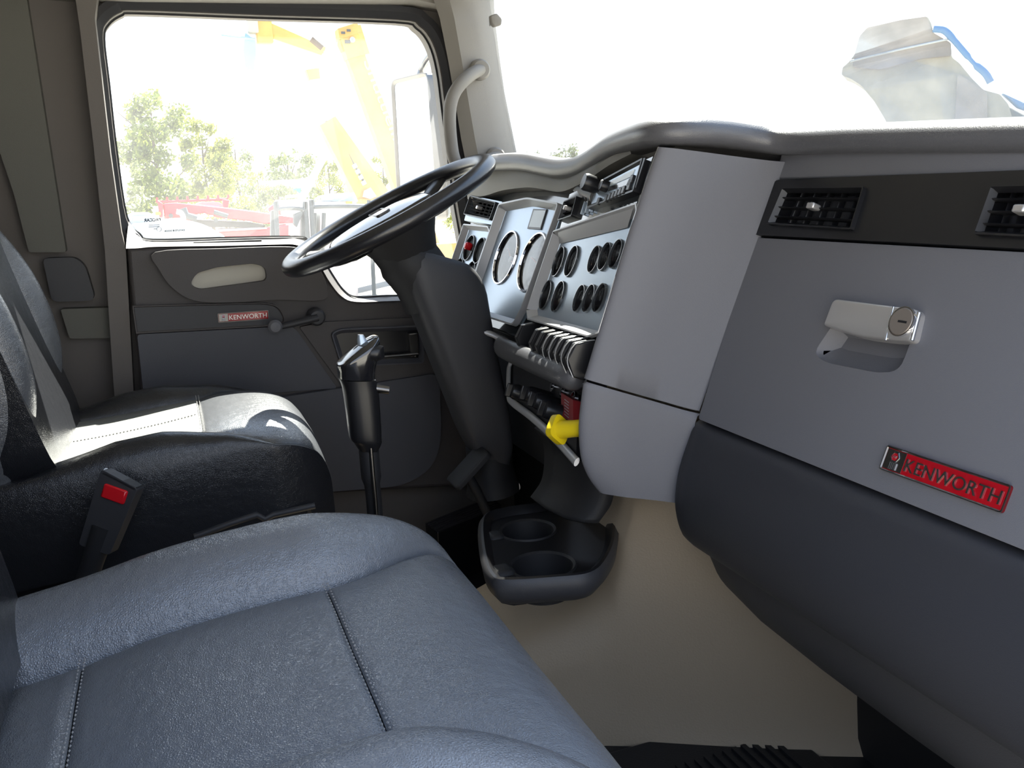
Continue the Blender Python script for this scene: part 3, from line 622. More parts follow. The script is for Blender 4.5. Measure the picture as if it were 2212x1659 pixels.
lb = plate('warning_label', PS, PS.uvs([(1212, 848), (1238, 864), (1238, 912), (1212, 900)], -0.02), 'redlab', dash, (), -0.035, -0.02)
for k in range(6):
    a, b = PS.uv(1224, 866 + k * 6.5, -0.02); box('label_line', PS, a - 0.012, b - 0.0006, a + 0.012, b + 0.0006, -0.02, -0.0197, 'bevel', lb, 0)
# yellow parking brake knob: stem plus square button, pointing at the driver
PK = PL(PS.pt(*PS.uv(1250, 928), -0.03), (0, -1, 0), (0.3, 0, 1))
kn = thing('parking_brake_knob', 'bright yellow square parking brake knob on the lower control panel', 'brake knob', PK.O)
tipc = at_y(1207, 928, 1.165)
axis = (tipc - at_y(1252, 925, 1.13)); 
base = at_y(1268, 924, 1.13)
tube('knob_stem', [base, base.lerp(tipc, 0.5), tipc], [0.0125, 0.0125, 0.0135], 'yellow', kn, 20)
ax = axis.normalized(); side = Vector((0, 0, 1)); side = (side - ax * side.dot(ax)).normalized()
PKQ = PL(tipc, side.cross(ax), side)
pillow('knob_button', PKQ, rnd([(-0.026, 0), (0, -0.026), (0.026, 0), (0, 0.026)], 0.010), -0.004, 0.008, 0.003, -0.001, 'yellow', kn)
# ---- centre side panel (column facing the passenger)
EDGE = [(1424, 318), (1400, 385), (1355, 520), (1312, 660), (1270, 800), (1258, 860), (1252, 920), (1256, 985), (1272, 1030), (1296, 1064)]
def colrow(px, py, dx=0.0):
    e = at_y(px, py, 1.118); xs = e.x; z = e.z - 0.95
    tilt = -0.028 - 0.029 * max(0.0, min(1.0, (0.03 - z) / 0.30)) if z > -0.275 else -0.057 + 0.03 * min(1.0, (-0.275 - z) / 0.16)
    zr = z + tilt; xg = max(0.81 + 0.425 * max(zr, -0.345) , xs + 0.06); w_ = xg - xs
    pts = [(xs + 0.10, 1.235), (xs + 0.03, 1.165), (xs + 0.004, 1.128), (xs, 1.116), (xs + 0.014, 1.107), (xs + 0.28 * w_, 1.099), (xs + 0.60 * w_, 1.091), (xs + 0.88 * w_, 1.080), (xg + 0.004, 1.072)]
    return cr([W(x + dx, y, z + tilt * max(0.0, min(1.0, (x - xs) / w_)) * (1.0 if y < 1.117 else 0.0)) for x, y in pts], 4)
loft('side_panel', [colrow(*e) for e in cr(EDGE[:4] + [(1264, 818)], 3)] + [colrow(1263, 822, 0.006)], 'dash', dash, ang=60)
loft('side_panel_lower', [colrow(1262, 826, 0.005)] + [colrow(*e) for e in cr([(1262, 830)] + EDGE[5:], 3)] + [colrow(1300, 1070, 0.05)], 'dash', dash, ang=60)
tube('stack_edge_strip', [at_y(x - 1, y, 1.122) for x, y in cr([Vector(e) for e in EDGE[:4]], 3)], 0.0016, 'chrome', dash, 8)
# ---- passenger side: upper facia with the vent strip
plate('upper_facia', PG, PG.uvs([(1690, 320), (2300, 300), (2300, 372), (1672, 388)]) , 'dash', dash, (), -0.03, 0.0, 0.003)
VQ = [[(1694, 406), (1871, 404), (1842, 498), (1660, 486)], [(2144, 402), (2320, 398), (2300, 518), (2106, 508)]]
vs_ = plate('vent_strip', PG, rnd(PG.uvs([(1672, 390), (2330, 366), (2330, 546), (1630, 509)]), [0.02, 0.005, 0.005, 0.012]), 'black', dash, [inset(PG.uvs(v_, 0.006), 0.002) for v_ in VQ], -0.02, 0.004, 0.001)
for v_ in VQ: vent(PG, v_, 4, 6, dash, c=0.006, d=0.026, frame='black')
# lower dark knee panel, rolling under
def low(y, k=0.0):
    x0 = 0.81 + 0.425 * -0.342 + k
    return cr([W(x0 + 0.03, y, -0.338), W(x0 - 0.002, y, -0.345), W(x0 - 0.016, y, -0.372), W(x0 - 0.032, y, -0.42), W(x0 - 0.036, y, -0.47), W(x0 - 0.02, y, -0.512), W(x0 + 0.03, y, -0.53), W(x0 + 0.16, y, -0.52)], 4)
loft('knee_panel', [low(1.098, 0.06), low(1.094, 0.04), low(1.088, 0.022), low(1.078, 0.010), low(1.062, 0.003)] + [low(y) for y in (1.04, 0.95, 0.8, 0.6, 0.49)], 'dashdark', dash, ang=60)
# plenum bulge below it
rows = []
for y, s in ((1.085, 0.45), (1.05, 0.85), (0.98, 1.0), (0.85, 1.08), (0.7, 1.12), (0.46, 1.12)):
    rows.append(cr([W(0.70, y, -0.48), W(0.695 - 0.015 * s, y, -0.51 - 0.02 * s), W(0.71 - 0.015 * s, y, -0.52 - 0.07 * s), W(0.75, y, -0.53 - 0.11 * s), W(0.86, y, -0.54 - 0.12 * s), W(0.96, y, -0.54 - 0.11 * s)], 4))
loft('heater_plenum', rows, 'charcoal', dash, ang=60)
# ---- glove box
gb = thing('glove_box', 'grey glove box lid with silver latch handle and red nameplate', 'glove box', PG.pt(0.15, -0.33, 0))
LID = [(1629, 513), (2330, 551), (2330, 1236), (1508, 905)]
HR = rnd(PG.uvs([(1800, 700), (1972, 722), (1944, 800), (1900, 806), (1780, 782), (1758, 762)]), [0.006, 0.006, 0.014, 0.02, 0.02, 0.012])
plate('lid', PG, rnd(PG.uvs(LID), 0.006), 'dash', gb, [HR], -0.02, 0.0, 0.003, 3)
ri = inset(HR, 0.016)
loft('handle_recess', [[PG.pt(p.x, p.y, 0.0) for p in ccw(HR)], [PG.pt(p.x, p.y, -0.008) for p in inset(HR, 0.003)], [PG.pt(p.x, p.y + 0.006, -0.019) for p in ri]], 'dash', gb, closed=True, ang=60)
plate('recess_floor', PG, [Vector((p.x, p.y + 0.006)) for p in inset(HR, 0.0155)], 'dash', gb, (), -0.021, -0.0188)
HQ = PG.uvs([(1800, 645), (1984, 668), (1968, 737), (1925, 735), (1860, 728), (1778, 703)], 0.012)
hd = pillow('latch_handle', PG, rnd(HQ, [0.008, 0.008, 0.006, 0.02, 0.02, 0.004]), -0.004, 0.013, 0.003, 0.001, 'brushed', gb, rings=(0.8, 0.4))
A = PG.uv(1928, 662, 0.014); B = PG.uv(1911, 734, 0.014)
tube('handle_divider', [PG.pt(*A, 0.0125), PG.pt(*B, 0.0125)], 0.0014, 'chrome', hd, 8)
A = PG.uv(1982, 674, 0.013); B = PG.uv(1966, 734, 0.013)
tube('handle_edge', [PG.pt(*A, 0.0105), PG.pt(*B, 0.0105)], 0.0025, 'chrome', hd, 8)
lk = lathe('lock', PG, *PG.uv(1949, 695, 0.014), [(0.0155, 0.010), (0.0155, 0.0155), (0.0145, 0.0165), (0, 0.0168)], 'lockm', hd, 28)
lathe('lock_rim', PG, *PG.uv(1949, 695, 0.014), [(0.0170, 0.012), (0.0168, 0.0160), (0.0156, 0.0160), (0.0154, 0.012)], 'chrome', hd, 28, cap=False)
a, b = PG.uv(1949, 695, 0.0168); box('key_slot', PG, a - 0.006, b - 0.0012, a + 0.006, b + 0.0012, 0.0162, 0.0172, 'black', hd, 0)
bq = PG.uvs([(1919, 963), (2189, 1049), (2170, 1112), (1908, 1014)])
badge(PG, 0.0, bq, gb)
# ================================================================== steering column and wheel
YW = 1.76
colm = thing('steering_column', 'dark moulded steering column shroud under the wheel', 'steering column', W(0.60, YW, -0.60))
rows = []
for px, py, hx, hy in ((918, 548, 42, 0.035), (938, 552, 66, 0.055), (950, 590, 84, 0.064), (962, 650, 84, 0.066), (982, 720, 76, 0.066), (1006, 800, 68, 0.064), (1030, 880, 60, 0.060), (1046, 945, 50, 0.055), (1054, 985, 36, 0.045)):
    c = at_y(px, py, YW); k = at_y(px + hx, py + hx * 0.28, YW) - c
    P = rnd([(-1, -1), (1, -1), (1, 1), (-1, 1)], 0.55, 5)
    rows.append([c + k * p[0] + Vector((0, hy * p[1], 0)) for p in P])
loft('column_shroud', srows(rows), 'charcoal', colm, closed=True, cap=True, ang=50)
c0 = at_y(815, 512, YW); c1 = at_y(905, 575, YW); c2 = at_y(935, 640, YW)
tube('column_neck', cr([at_y(835, 500, YW), at_y(868, 545, YW), at_y(905, 590, YW), at_y(935, 650, YW)], 4), [0.055] * 5 + [0.062] * 4 + [0.06] * 4, 'blackm', colm, 20)
tube('turn_signal_pod', [at_y(870, 520, YW - 0.01), at_y(905, 515, YW - 0.01), at_y(930, 512, YW - 0.01)], [0.034, 0.036, 0.024], 'blackm', colm, 16)
tube('signal_stalk', [at_y(900, 500, YW + 0.03), at_y(880, 470, YW + 0.16), at_y(872, 452, YW + 0.24)], [0.007, 0.006, 0.008], 'black', colm, 10)
tube('tilt_lever', [at_y(1035, 712, YW - 0.05), at_y(1062, 722, YW - 0.06), at_y(1084, 732, YW - 0.065)], [(0.006, 0.012)] * 3, 'bevel', colm, 10)
tube('column_boot', cr([at_y(1050, 960, YW), at_y(1058, 1010, YW), at_y(1066, 1060, YW)], 3), [0.045, 0.046, 0.047, 0.05, 0.052, 0.055, 0.06], 'blackm', colm, 16)
# wheel plane: long axis rises to the front
TL_ = math.radians(25)
PW = PL(at_y(839, 462, YW), (math.cos(TL_), 0, math.sin(TL_)), (0, 1, 0))     # u forward/up, v to the far side
if PW.n.z < 0: PW.n = -PW.n
RW = 0.214
sw = thing('steering_wheel', 'black four spoke steering wheel with glossy centre pad', 'steering wheel', PW.O)
tube('rim', [PW.pt(RW * math.cos(t), RW * math.sin(t)) for t in [2 * math.pi * k / 72 for k in range(72)]], (0.0165, 0.0185), 'rimm', sw, 16, closed=True, up=PW.n)
padp = rnd([(-0.135, -0.062), (-0.02, -0.098), (0.075, -0.085), (0.10, 0), (0.075, 0.085), (-0.02, 0.098), (-0.135, 0.062)], 0.05, 6)
hub = pillow('centre_pad', PW, padp, -0.022, 0.004, 0.020, 0.008, 'padgloss', sw)
ring('pad_emblem_rim', PW, rect(-0.03, -0.04, 0.0, 0.04, 0.008), 0.001, 0.002, 0.008, 0.0125, 0.0115, 'steel', hub)
lathe('hub_boss', PW, 0.0, 0.0, [(0.05, -0.11), (0.066, -0.07), (0.085, -0.035), (0.09, -0.018)], 'blackm', sw, 28)
for s, (a0_, b0_, ang_) in enumerate(((-0.085, -0.055, 214), (-0.085, 0.055, 146), (0.05, -0.06, -40), (0.05, 0.06, 40))):
    e = math.radians(ang_); A = Vector((a0_, b0_)); B = Vector((RW * math.cos(e), RW * math.sin(e)))
    pts = [PW.pt(A.x, A.y, -0.03), PW.pt(*A.lerp(B, 0.5), -0.022), PW.pt(B.x, B.y, -0.004)]
    tube('spoke', cr(pts, 4), [(0.011, 0.026)] * 3 + [(0.009, 0.021)] * 3 + [(0.008, 0.024)] * 3, 'black', sw, 12, up=PW.n)
# ================================================================== seats
def seat_cushion(fr, yc, prof, win, wout, xs, xf, m_in, m_bol, parent, seams, bh=0.036, names=('seat_panel', 'side_bolster'), side=0.17, lift=1.0, thread='thread', xr=99, rr=0.0, crown=0.0, xb=-9):
    """upholstered cushion in a local frame fr(x, y, z): insert panels split at the seams (x values) and two raised bolsters.
    prof = (x, z) outline along the cushion, win = half width of the insert, wout = half width overall; the bolster seam swings out between xs and xf"""
    pr = cr([Vector(p) for p in prof], 6)
    wout_ = wout; xmax = max(p.x for p in pr)
    def wo(x): return wout_ if x <= xr else wout_ - rr * ((x - xr) / (xmax - xr)) ** 2
    def wx(x):
        if x <= xs: return win
        t = min(1, (x - xs) / (xf - xs)); return win + (wo(x) - win - 0.012) * (t ** 1.7)
    def top(x):                       # bolster height fades towards the front
        if x <= xb: return max(0.1, 1 - (xb - x) / 0.16)
        if x <= xs: return 1.0
        return max(0.0, 1 - ((x - xs) / (xf - xs)) ** 1.3) if x < xf else 0.0
    out = []
    # insert panels
    cuts = [pr[0].x - 1] + list(seams) + [99]
    for a, b in zip(cuts[:-1], cuts[1:]):
        seg = []; started = False
        idx = [i for i, p in enumerate(pr) if a < p.x < b] if b < 99 else [i for i, p in enumerate(pr) if i >= next((k for k, p_ in enumerate(pr) if p_.x > a), 0)]
        if b < 99:
            fi = next(i for i, p in enumerate(pr) if p.x >= b); idx = [i for i in idx if i < fi]
        if not idx: continue
        P = [pr[i].copy() for i in idx]
        def cutpt(xv):
            for i in range(len(pr) - 1):
                if pr[i].x <= xv <= pr[i + 1].x: return pr[i].lerp(pr[i + 1], (xv - pr[i].x) / max(1e-6, pr[i + 1].x - pr[i].x))
        if a > pr[0].x:
            q = cutpt(a); P = [q + Vector((0.0004, -0.004)), q + Vector((0.003, -0.0008))] + [p for p in P if p.x > a + 0.006 or p.y < -0.05]
        if b < 99:
            q = cutpt(b); P = [p for p in P if p.x < b - 0.006] + [q + Vector((-0.003, -0.0008)), q + Vector((-0.0004, -0.004))]
        rows = []
        for p in P:
            wv = wx(p.x); row = []
            for t, dz in ((-1, -0.012), (-0.97, -0.004), (-0.9, 0.001), (-0.6, 0.003), (-0.3, 0.002), (0, 0.001), (0.3, 0.002), (0.6, 0.003), (0.9, 0.001), (0.97, -0.004), (1, -0.012)):
                row.append(fr(p.x, yc + wv * t, p.y + dz - crown * max(0.0, min(1.0, (p.x - xs) / (xf - xs))) * abs(t) ** 2.5))
            rows.append(row)
        out.append(loft(names[0], rows, m_in, parent, ang=70))
    for s in (-1, 1):
        rows = []
        for p in pr:
            wv = wx(p.x); row = []; k = top(p.x) * bh * lift; cz = -crown * max(0.0, min(1.0, (p.x - xs) / (xf - xs)))
            for q, dz, fx in ((0.0, -0.012, 0), (0.03, 0.0, 0), (0.12, 0.45, 1), (0.3, 0.85, 1), (0.5, 1.0, 1), (0.7, 0.85, 1), (0.86, 0.4, 1), (0.95, -0.012, 0), (1.0, -0.045, 0), (1.0, -0.10, 0), (0.98, -side, 0)):
                row.append(fr(p.x, yc + s * (wv + (wo(p.x) - wv) * q), p.y + cz + (dz * k if fx else dz)))
            rows.append(cr(row, 3))
        out.append(loft(names[1], rows, m_bol, parent, ang=70))
    # stitched seams
    for xv in seams:
        for i in range(len(pr) - 1):
            if pr[i].x <= xv <= pr[i + 1].x:
                z = pr[i].lerp(pr[i + 1], (xv - pr[i].x) / max(1e-6, pr[i + 1].x - pr[i].x)).y; break
        nn = (fr(0, 0, 1) - fr(0, 0, 0)).normalized()
        for d in (-0.0025, 0.0025):
            stitches('stitching', [fr(xv + d, yc + win * t / 10, z + 0.0022) for t in range(-10, 11)], thread, parent, n=nn, step=0.0075, ln=0.005, r=0.0008)
    return out
# ---- passenger seat
YP = 0.81
ps = thing('passenger_seat', 'charcoal leather passenger seat filling the foreground with stitched seams', 'seat', W(0.0, YP, -0.95))
PROF = [(-0.36, -0.075), (-0.25, -0.050), (-0.137, -0.032), (-0.05, -0.014), (0.05, -0.003), (0.121, 0.0), (0.19, -0.001), (0.235, -0.007), (0.274, -0.022), (0.302, -0.048), (0.320, -0.085), (0.324, -0.15), (0.312, -0.21)]
frP = lambda x, y, z: W(x, y, z - 0.437)
seat_cushion(frP, YP, PROF, 0.17, 0.325, 0.115, 0.31, 'leathg', 'leathg', ps, (-0.137, 0.121), bh=0.058, xr=0.20, rr=0.03)
pillow('cushion_base', PZ(-0.72), rect(-0.34, 0.535, 0.29, 1.085, 0.05), 0.0, 0.21, 0.02, 0.0, 'leath', ps)
pillow('seat_pedestal', PZ(-0.95), rect(-0.28, 0.60, 0.16, 1.03, 0.03), 0.001, 0.25, 0.01, 0.0, 'blackm', ps)
def frame_back(x0, z0, lean):
    u = Vector((-math.sin(lean), 0, math.cos(lean))); n = Vector((math.cos(lean), 0, math.sin(lean))); O = W(x0, 0, z0)
    return lambda x, y, z: O + u * x + Vector((0, y, 0)) + n * z
BPROF = [(0.0, -0.03), (0.04, 0.0), (0.12, 0.012), (0.22, 0.010), (0.34, -0.004), (0.46, -0.012), (0.58, -0.02), (0.66, -0.04), (0.70, -0.08), (0.71, -0.13)]
frB = frame_back(-0.275, -0.475, math.radians(9))
seat_cushion(frB, YP, BPROF, 0.17, 0.275, 0.60, 0.72, 'leathg', 'leath', ps, (0.3,), bh=0.045, names=('backrest_panel', 'backrest_bolster'), side=0.12)
pillow('backrest_shell', PL(frB(0.33, YP, -0.02), frB(1, 0, 0) - frB(0, 0, 0), (0, 1, 0)), rect(-0.33, -0.26, 0.36, 0.26, 0.06), -0.10, 0.0, 0.02, 0.0, 'leath', ps)
# ---- driver seat
ds = thing('driver_seat', 'black leather driver seat in bright sun below the steering wheel', 'seat', W(-0.05, YW, -0.95))
PROFD = [(-0.34, -0.030), (-0.24, -0.024), (-0.15, -0.020), (-0.06, -0.012), (0.015, -0.002), (0.06, 0.006), (0.12, 0.006), (0.165, -0.004), (0.198, -0.024), (0.216, -0.054), (0.223, -0.095), (0.22, -0.15), (0.205, -0.22)]
frD = lambda x, y, z: W(x, y, z - 0.392)
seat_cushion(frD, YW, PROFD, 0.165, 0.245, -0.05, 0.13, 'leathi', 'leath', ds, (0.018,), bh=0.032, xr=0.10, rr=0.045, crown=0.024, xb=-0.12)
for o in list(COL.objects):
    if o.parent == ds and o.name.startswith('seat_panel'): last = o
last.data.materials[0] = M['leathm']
# lengthwise stitched seam on the insert
def zD(x):
    q = cr([Vector(p_) for p_ in PROFD], 6)
    for a_, b_ in zip(q[:-1], q[1:]):
        if a_.x <= x <= b_.x: return a_.lerp(b_, (x - a_.x) / max(1e-6, b_.x - a_.x)).y
stitches('stitching', [frD(-0.26 + 0.027 * t, YW - 0.02 + 0.001 * t, zD(-0.26 + 0.027 * t) + 0.0018) for t in range(11)], 'threadd', ds, step=0.006, r=0.0011)
pillow('cushion_base', PZ(-0.70), rect(-0.32, 1.545, 0.195, 1.985, 0.05), 0.0, 0.26, 0.02, 0.0, 'leath', ds)
pillow('seat_skirt', PZ(-0.90), rect(-0.30, 1.56, 0.16, 1.97, 0.03), -0.049, 0.26, 0.01, 0.0, 'blackm', ds)
rail = [at_y(420, 1160, 1.515), at_y(500, 1130, 1.515), at_y(555, 1112, 1.515), at_y(572, 1122, 1.515), at_y(590, 1112, 1.515), at_y(680, 1092, 1.515)]
tube('adjuster_rail', rail, 0.006, 'charcoal', ds, 8)
box('adjuster_plate', PD(1.53), *PD(1.53).uv(600, 1125), *PD(1.53).uv(672, 1098), -0.04, 0.0, 'steel', ds)
frBD = frame_back(-0.262, -0.43, math.radians(14))
BPD = [(0.0, -0.06), (0.03, -0.035), (0.06, -0.016), (0.10, 0.012), (0.156, 0.032), (0.23, 0.040), (0.316, 0.034), (0.42, 0.004), (0.52, -0.035), (0.60, -0.07), (0.66, -0.11), (0.68, -0.15)]
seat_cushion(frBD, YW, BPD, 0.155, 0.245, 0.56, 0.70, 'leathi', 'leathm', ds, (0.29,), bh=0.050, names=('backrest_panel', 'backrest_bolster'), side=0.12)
pillow('backrest_shell', PL(frBD(0.33, YW, -0.03), frBD(1, 0, 0) - frBD(0, 0, 0), (0, 1, 0)), rect(-0.33, -0.235, 0.34, 0.235, 0.06), -0.09, 0.0, 0.02, 0.0, 'leath', ds)
for k in (0.012, 0.02):
    stitches('bolster_stitching', [frBD(0.02 + 0.03 * t, YW - 0.246, -0.03 - k + 0.02 * math.sin(t * 0.5)) for t in range(14)], 'thread', ds, n=(0, -1, 0), step=0.006, r=0.0006)
# seat belt buckle between the seats
bk = thing('seat_belt_buckle', 'seat belt buckle with red release button beside the driver seat', 'buckle', at_y(205, 1240, 1.44))
tp = at_y(252, 1056, 1.44); bt = at_y(225, 1140, 1.44); bb = at_y(175, 1290, 1.44)
axb = (tp - bt).normalized(); PBK = PL(tp, Vector((0.92, -0.38, 0)) - axb * Vector((0.92, -0.38, 0)).dot(axb), axb)
body = plate('buckle_body', PBK, rnd([(-0.028, -0.10), (0.022, -0.10), (0.032, 0.012), (-0.030, 0.022)], 0.006), 'charcoal', bk, (), -0.022, 0.004, 0.004, 3)
PB2 = PL(PBK.pt(0.0, 0.014, -0.009), PBK.u * 1.0 - PBK.v * 0.14, PBK.n)
box('buckle_top', PB2, -0.028, -0.013, 0.030, 0.013, -0.003, 0.004, 'blackm', bk, 0.002)
box('release_button', PBK, -0.018, -0.018, 0.020, 0.004, 0.0, 0.008, 'redlens', bk, 0.003)
tube('buckle_latch', [PBK.pt(-0.031, -0.012, -0.01), PBK.pt(-0.028, 0.02, -0.008)], (0.003, 0.008), 'bevel', bk, 8)
tube('buckle_stalk', [bt, bt.lerp(bb, 0.5), bb], [(0.018, 0.008), (0.016, 0.006), (0.016, 0.006)], 'blackm', bk, 10)
# ================================================================== gear lever
gl = thing('gear_lever', 'tall black gear lever with glossy grip and splitter buttons between the seats', 'gear lever', at_y(816, 1330, 1.40))
YL = 1.40
def sec(px, py, hx, hy, y=YL, tilt=0.0):
    c = at_y(px, py, y); k = at_y(px + hx, py + tilt * hx, y) - c
    return [c + k * p[0] + Vector((0, hy * p[1], 0)) for p in rnd([(-1, -1), (1, -1), (1, 1), (-1, 1)], 0.8, 5)]
loft('grip', srows([sec(795, 972, 20, 0.016), sec(793, 955, 29, 0.022), sec(789, 945, 33, 0.024), sec(785, 900, 35, 0.025), sec(778, 840, 37, 0.026), sec(771, 818, 38, 0.027)]), 'black', gl, closed=True, cap=True, ang=50)
loft('grip_head', srows([sec(770, 816, 38, 0.027), sec(769, 795, 39, 0.030), sec(772, 772, 44, 0.032, tilt=-0.35), sec(776, 757, 42, 0.031, tilt=-0.6), sec(778, 748, 34, 0.025, tilt=-0.7), sec(779, 743, 18, 0.013, tilt=-0.7), sec(779, 741, 4, 0.003, tilt=-0.7)]), 'padgloss', gl, closed=True, cap=True, ang=60)
loft('range_selector', [sec(784, 745, 11, 0.008, YL - 0.002), sec(782, 735, 10, 0.007, YL - 0.002), sec(779, 723, 6, 0.005, YL - 0.002)], 'silver', gl, closed=True, cap=True, ang=40)
tube('splitter_nose', [at_y(800, 762, YL - 0.015), at_y(814, 766, YL - 0.02), at_y(818, 776, YL - 0.02)], [0.016, 0.017, 0.010], 'black', gl, 14)
tube('splitter_button', [at_y(808, 838, YL - 0.012), at_y(820, 840, YL - 0.014), at_y(841, 843, YL - 0.018)], [0.0075, 0.007, 0.0065], 'steel', gl, 14)
tube('lever_shaft', cr([at_y(796, 965, YL), at_y(802, 1030, YL), at_y(810, 1110, YL), at_y(822, 1330, YL)], 4), [0.0165] * 5 + [0.013] * 8, 'blackm', gl, 16)
tube('air_line', cr([at_y(800, 955, YL - 0.016), at_y(806, 1030, YL - 0.018), at_y(813, 1110, YL - 0.018), at_y(826, 1330, YL - 0.015)], 4), 0.0035, 'steel', gl, 8)
# ================================================================== cup holder console
ch = thing('cup_holder', 'black double cup holder console below the centre stack', 'cup holder', W(0.52, 1.32, -0.95))
ZC = -0.585; PCU = PZ(ZC)
oc = [PCU.uv(*p) for p in [(1040, 1150), (1052, 1122), (1100, 1108), (1170, 1098), (1220, 1082), (1290, 1078), (1322, 1110), (1328, 1170), (1310, 1220), (1275, 1252), (1200, 1262), (1092, 1268), (1062, 1256), (1046, 1215)]]
out = cr(oc, 5, True)
c1_ = PCU.uv(1140, 1146); c2_ = PCU.uv(1172, 1222)
rows_h = [circ(c1_[0], c1_[1], 0.047, 30), circ(c2_[0], c2_[1], 0.050, 30)]
body = plate('console_top', PCU, inset(out, 0.006), 'black', ch, rows_h, -0.02, 0.0, 0.004, 3)
oo = ccw(out)
loft('console_wall', [[PCU.pt(p.x, p.y, 0.012) for p in inset(oo, 0.0)], [PCU.pt(p.x, p.y, 0.014) for p in inset(oo, 0.004)], [PCU.pt(p.x, p.y, 0.007) for p in inset(oo, 0.013)], [PCU.pt(p.x, p.y, -0.004) for p in inset(oo, 0.018)]], 'black', ch, closed=True, ang=60)
loft('console_shell', [[PCU.pt(p.x, p.y, 0.012) for p in oo], [PCU.pt(p.x, p.y, 0.004) for p in inset(oo, -0.006)], [PCU.pt(p.x, p.y, -0.016) for p in inset(oo, -0.003)], [PCU.pt(p.x, p.y, -0.032) for p in inset(oo, 0.010)], [PCU.pt(p.x, p.y, -0.045) for p in inset(oo, 0.035)], [PCU.pt(p.x, p.y, -0.048) for p in inset(oo, 0.055)]], 'charcoal', ch, closed=True, ang=60)
for c_, r_ in ((c1_, 0.047), (c2_, 0.050)):
    w_ = lathe('cup_well', PCU, c_[0], c_[1], [(r_ + 0.004, 0.0), (r_ + 0.002, 0.003), (r_ - 0.002, 0.0), (r_ - 0.004, -0.03), (r_ - 0.006, -0.046), (0, -0.047)], 'blackm', ch, 30, cap=False)
box('can_strap', PCU, c2_[0] - 0.085, c2_[1] - 0.012, c2_[0] - 0.045, c2_[1] + 0.028, -0.03, 0.008, 'blackm', ch, 0.01)
box('can_strap', PCU, c1_[0] - 0.075, c1_[1] - 0.016, c1_[0] - 0.043, c1_[1] + 0.022, -0.03, 0.006, 'blackm', ch, 0.01)
nk = cr([at_y(1180, 1100, 1.36), at_y(1206, 1060, 1.36), at_y(1214, 1010, 1.36), at_y(1210, 965, 1.36), at_y(1190, 930, 1.36)], 5)
loft('console_neck', [[p + Vector((0, 0.05, 0)), p + Vector((0, 0.0, 0)), p + Vector((0.01, -0.06, 0)), p + Vector((0.03, -0.09, 0)), p + Vector((0.05, -0.10, 0))] for p in nk], 'blackm', ch, solid=0.012, ang=60)
# pedals
bp = thing('brake_pedal', 'dark treadle pedal in the shadow under the dash', 'pedal', W(0.66, 1.70, -0.95))
PP = PL(at_y(1008, 1005, 1.70), (0, -1, 0), (0.75, 0, 0.66))
pillow('pedal_pad', PP, rect(-0.035, -0.05, 0.035, 0.05, 0.01), -0.012, 0.0, 0.004, 0.001, 'blackm', bp)
tube('pedal_arm', cr([PP.pt(0, -0.02, -0.012), at_y(1030, 1060, 1.70), W(0.66, 1.70, -0.95)], 3), 0.01, 'blackm', bp, 10)
kp = plate('knee_bolster', PL(W(0.64, 1.75, -0.38), (0, -1, 0), (-0.1, 0, 1)), rect(-0.40, -0.18, 0.20, 0.08, 0.03), 'blackm', dash, (), -0.02, 0.0, 0.01, 3)
# ================================================================== outside: door mirror
mr = thing('door_mirror', "tall chrome framed mirror outside the driver's window", 'mirror', at_y(905, 430, 2.62))
TLm, TRm, BRm, BLm = (850, 178), (924, 160), (948, 470), (868, 505)
Pm = PL(at_y(900, 330, 2.62), at_y(936, 315, 2.52) - at_y(858, 330, 2.70), (0, 0, 1))
mq = rnd(Pm.uvs([TLm, TRm, BRm, BLm]), 0.02)
plate('mirror_glass', Pm, inset(mq, 0.003), 'mirror', mr, (), -0.002, 0.0)
ring('mirror_frame', Pm, inset(mq, -0.006), 0.003, 0.011, -0.03, 0.006, 0.001, 'steel', mr)
pillow('mirror_housing', Pm, inset(mq, -0.004), 0.004, 0.05, 0.02, 0.01, 'white', mr, warp=lambda p: p - Pm.n * 2 * (p - Pm.O).dot(Pm.n))
tube('mirror_bracket', cr([at_y(905, 165, 2.64), at_y(912, 148, 2.64), at_y(930, 120, 2.5), at_y(960, 100, 2.3)], 4), 0.009, 'steel', mr, 10)
tube('mirror_rail', [at_y(936, 150, 2.68), at_y(952, 300, 2.68), at_y(962, 470, 2.68)], 0.014, 'chrome', mr, 10)
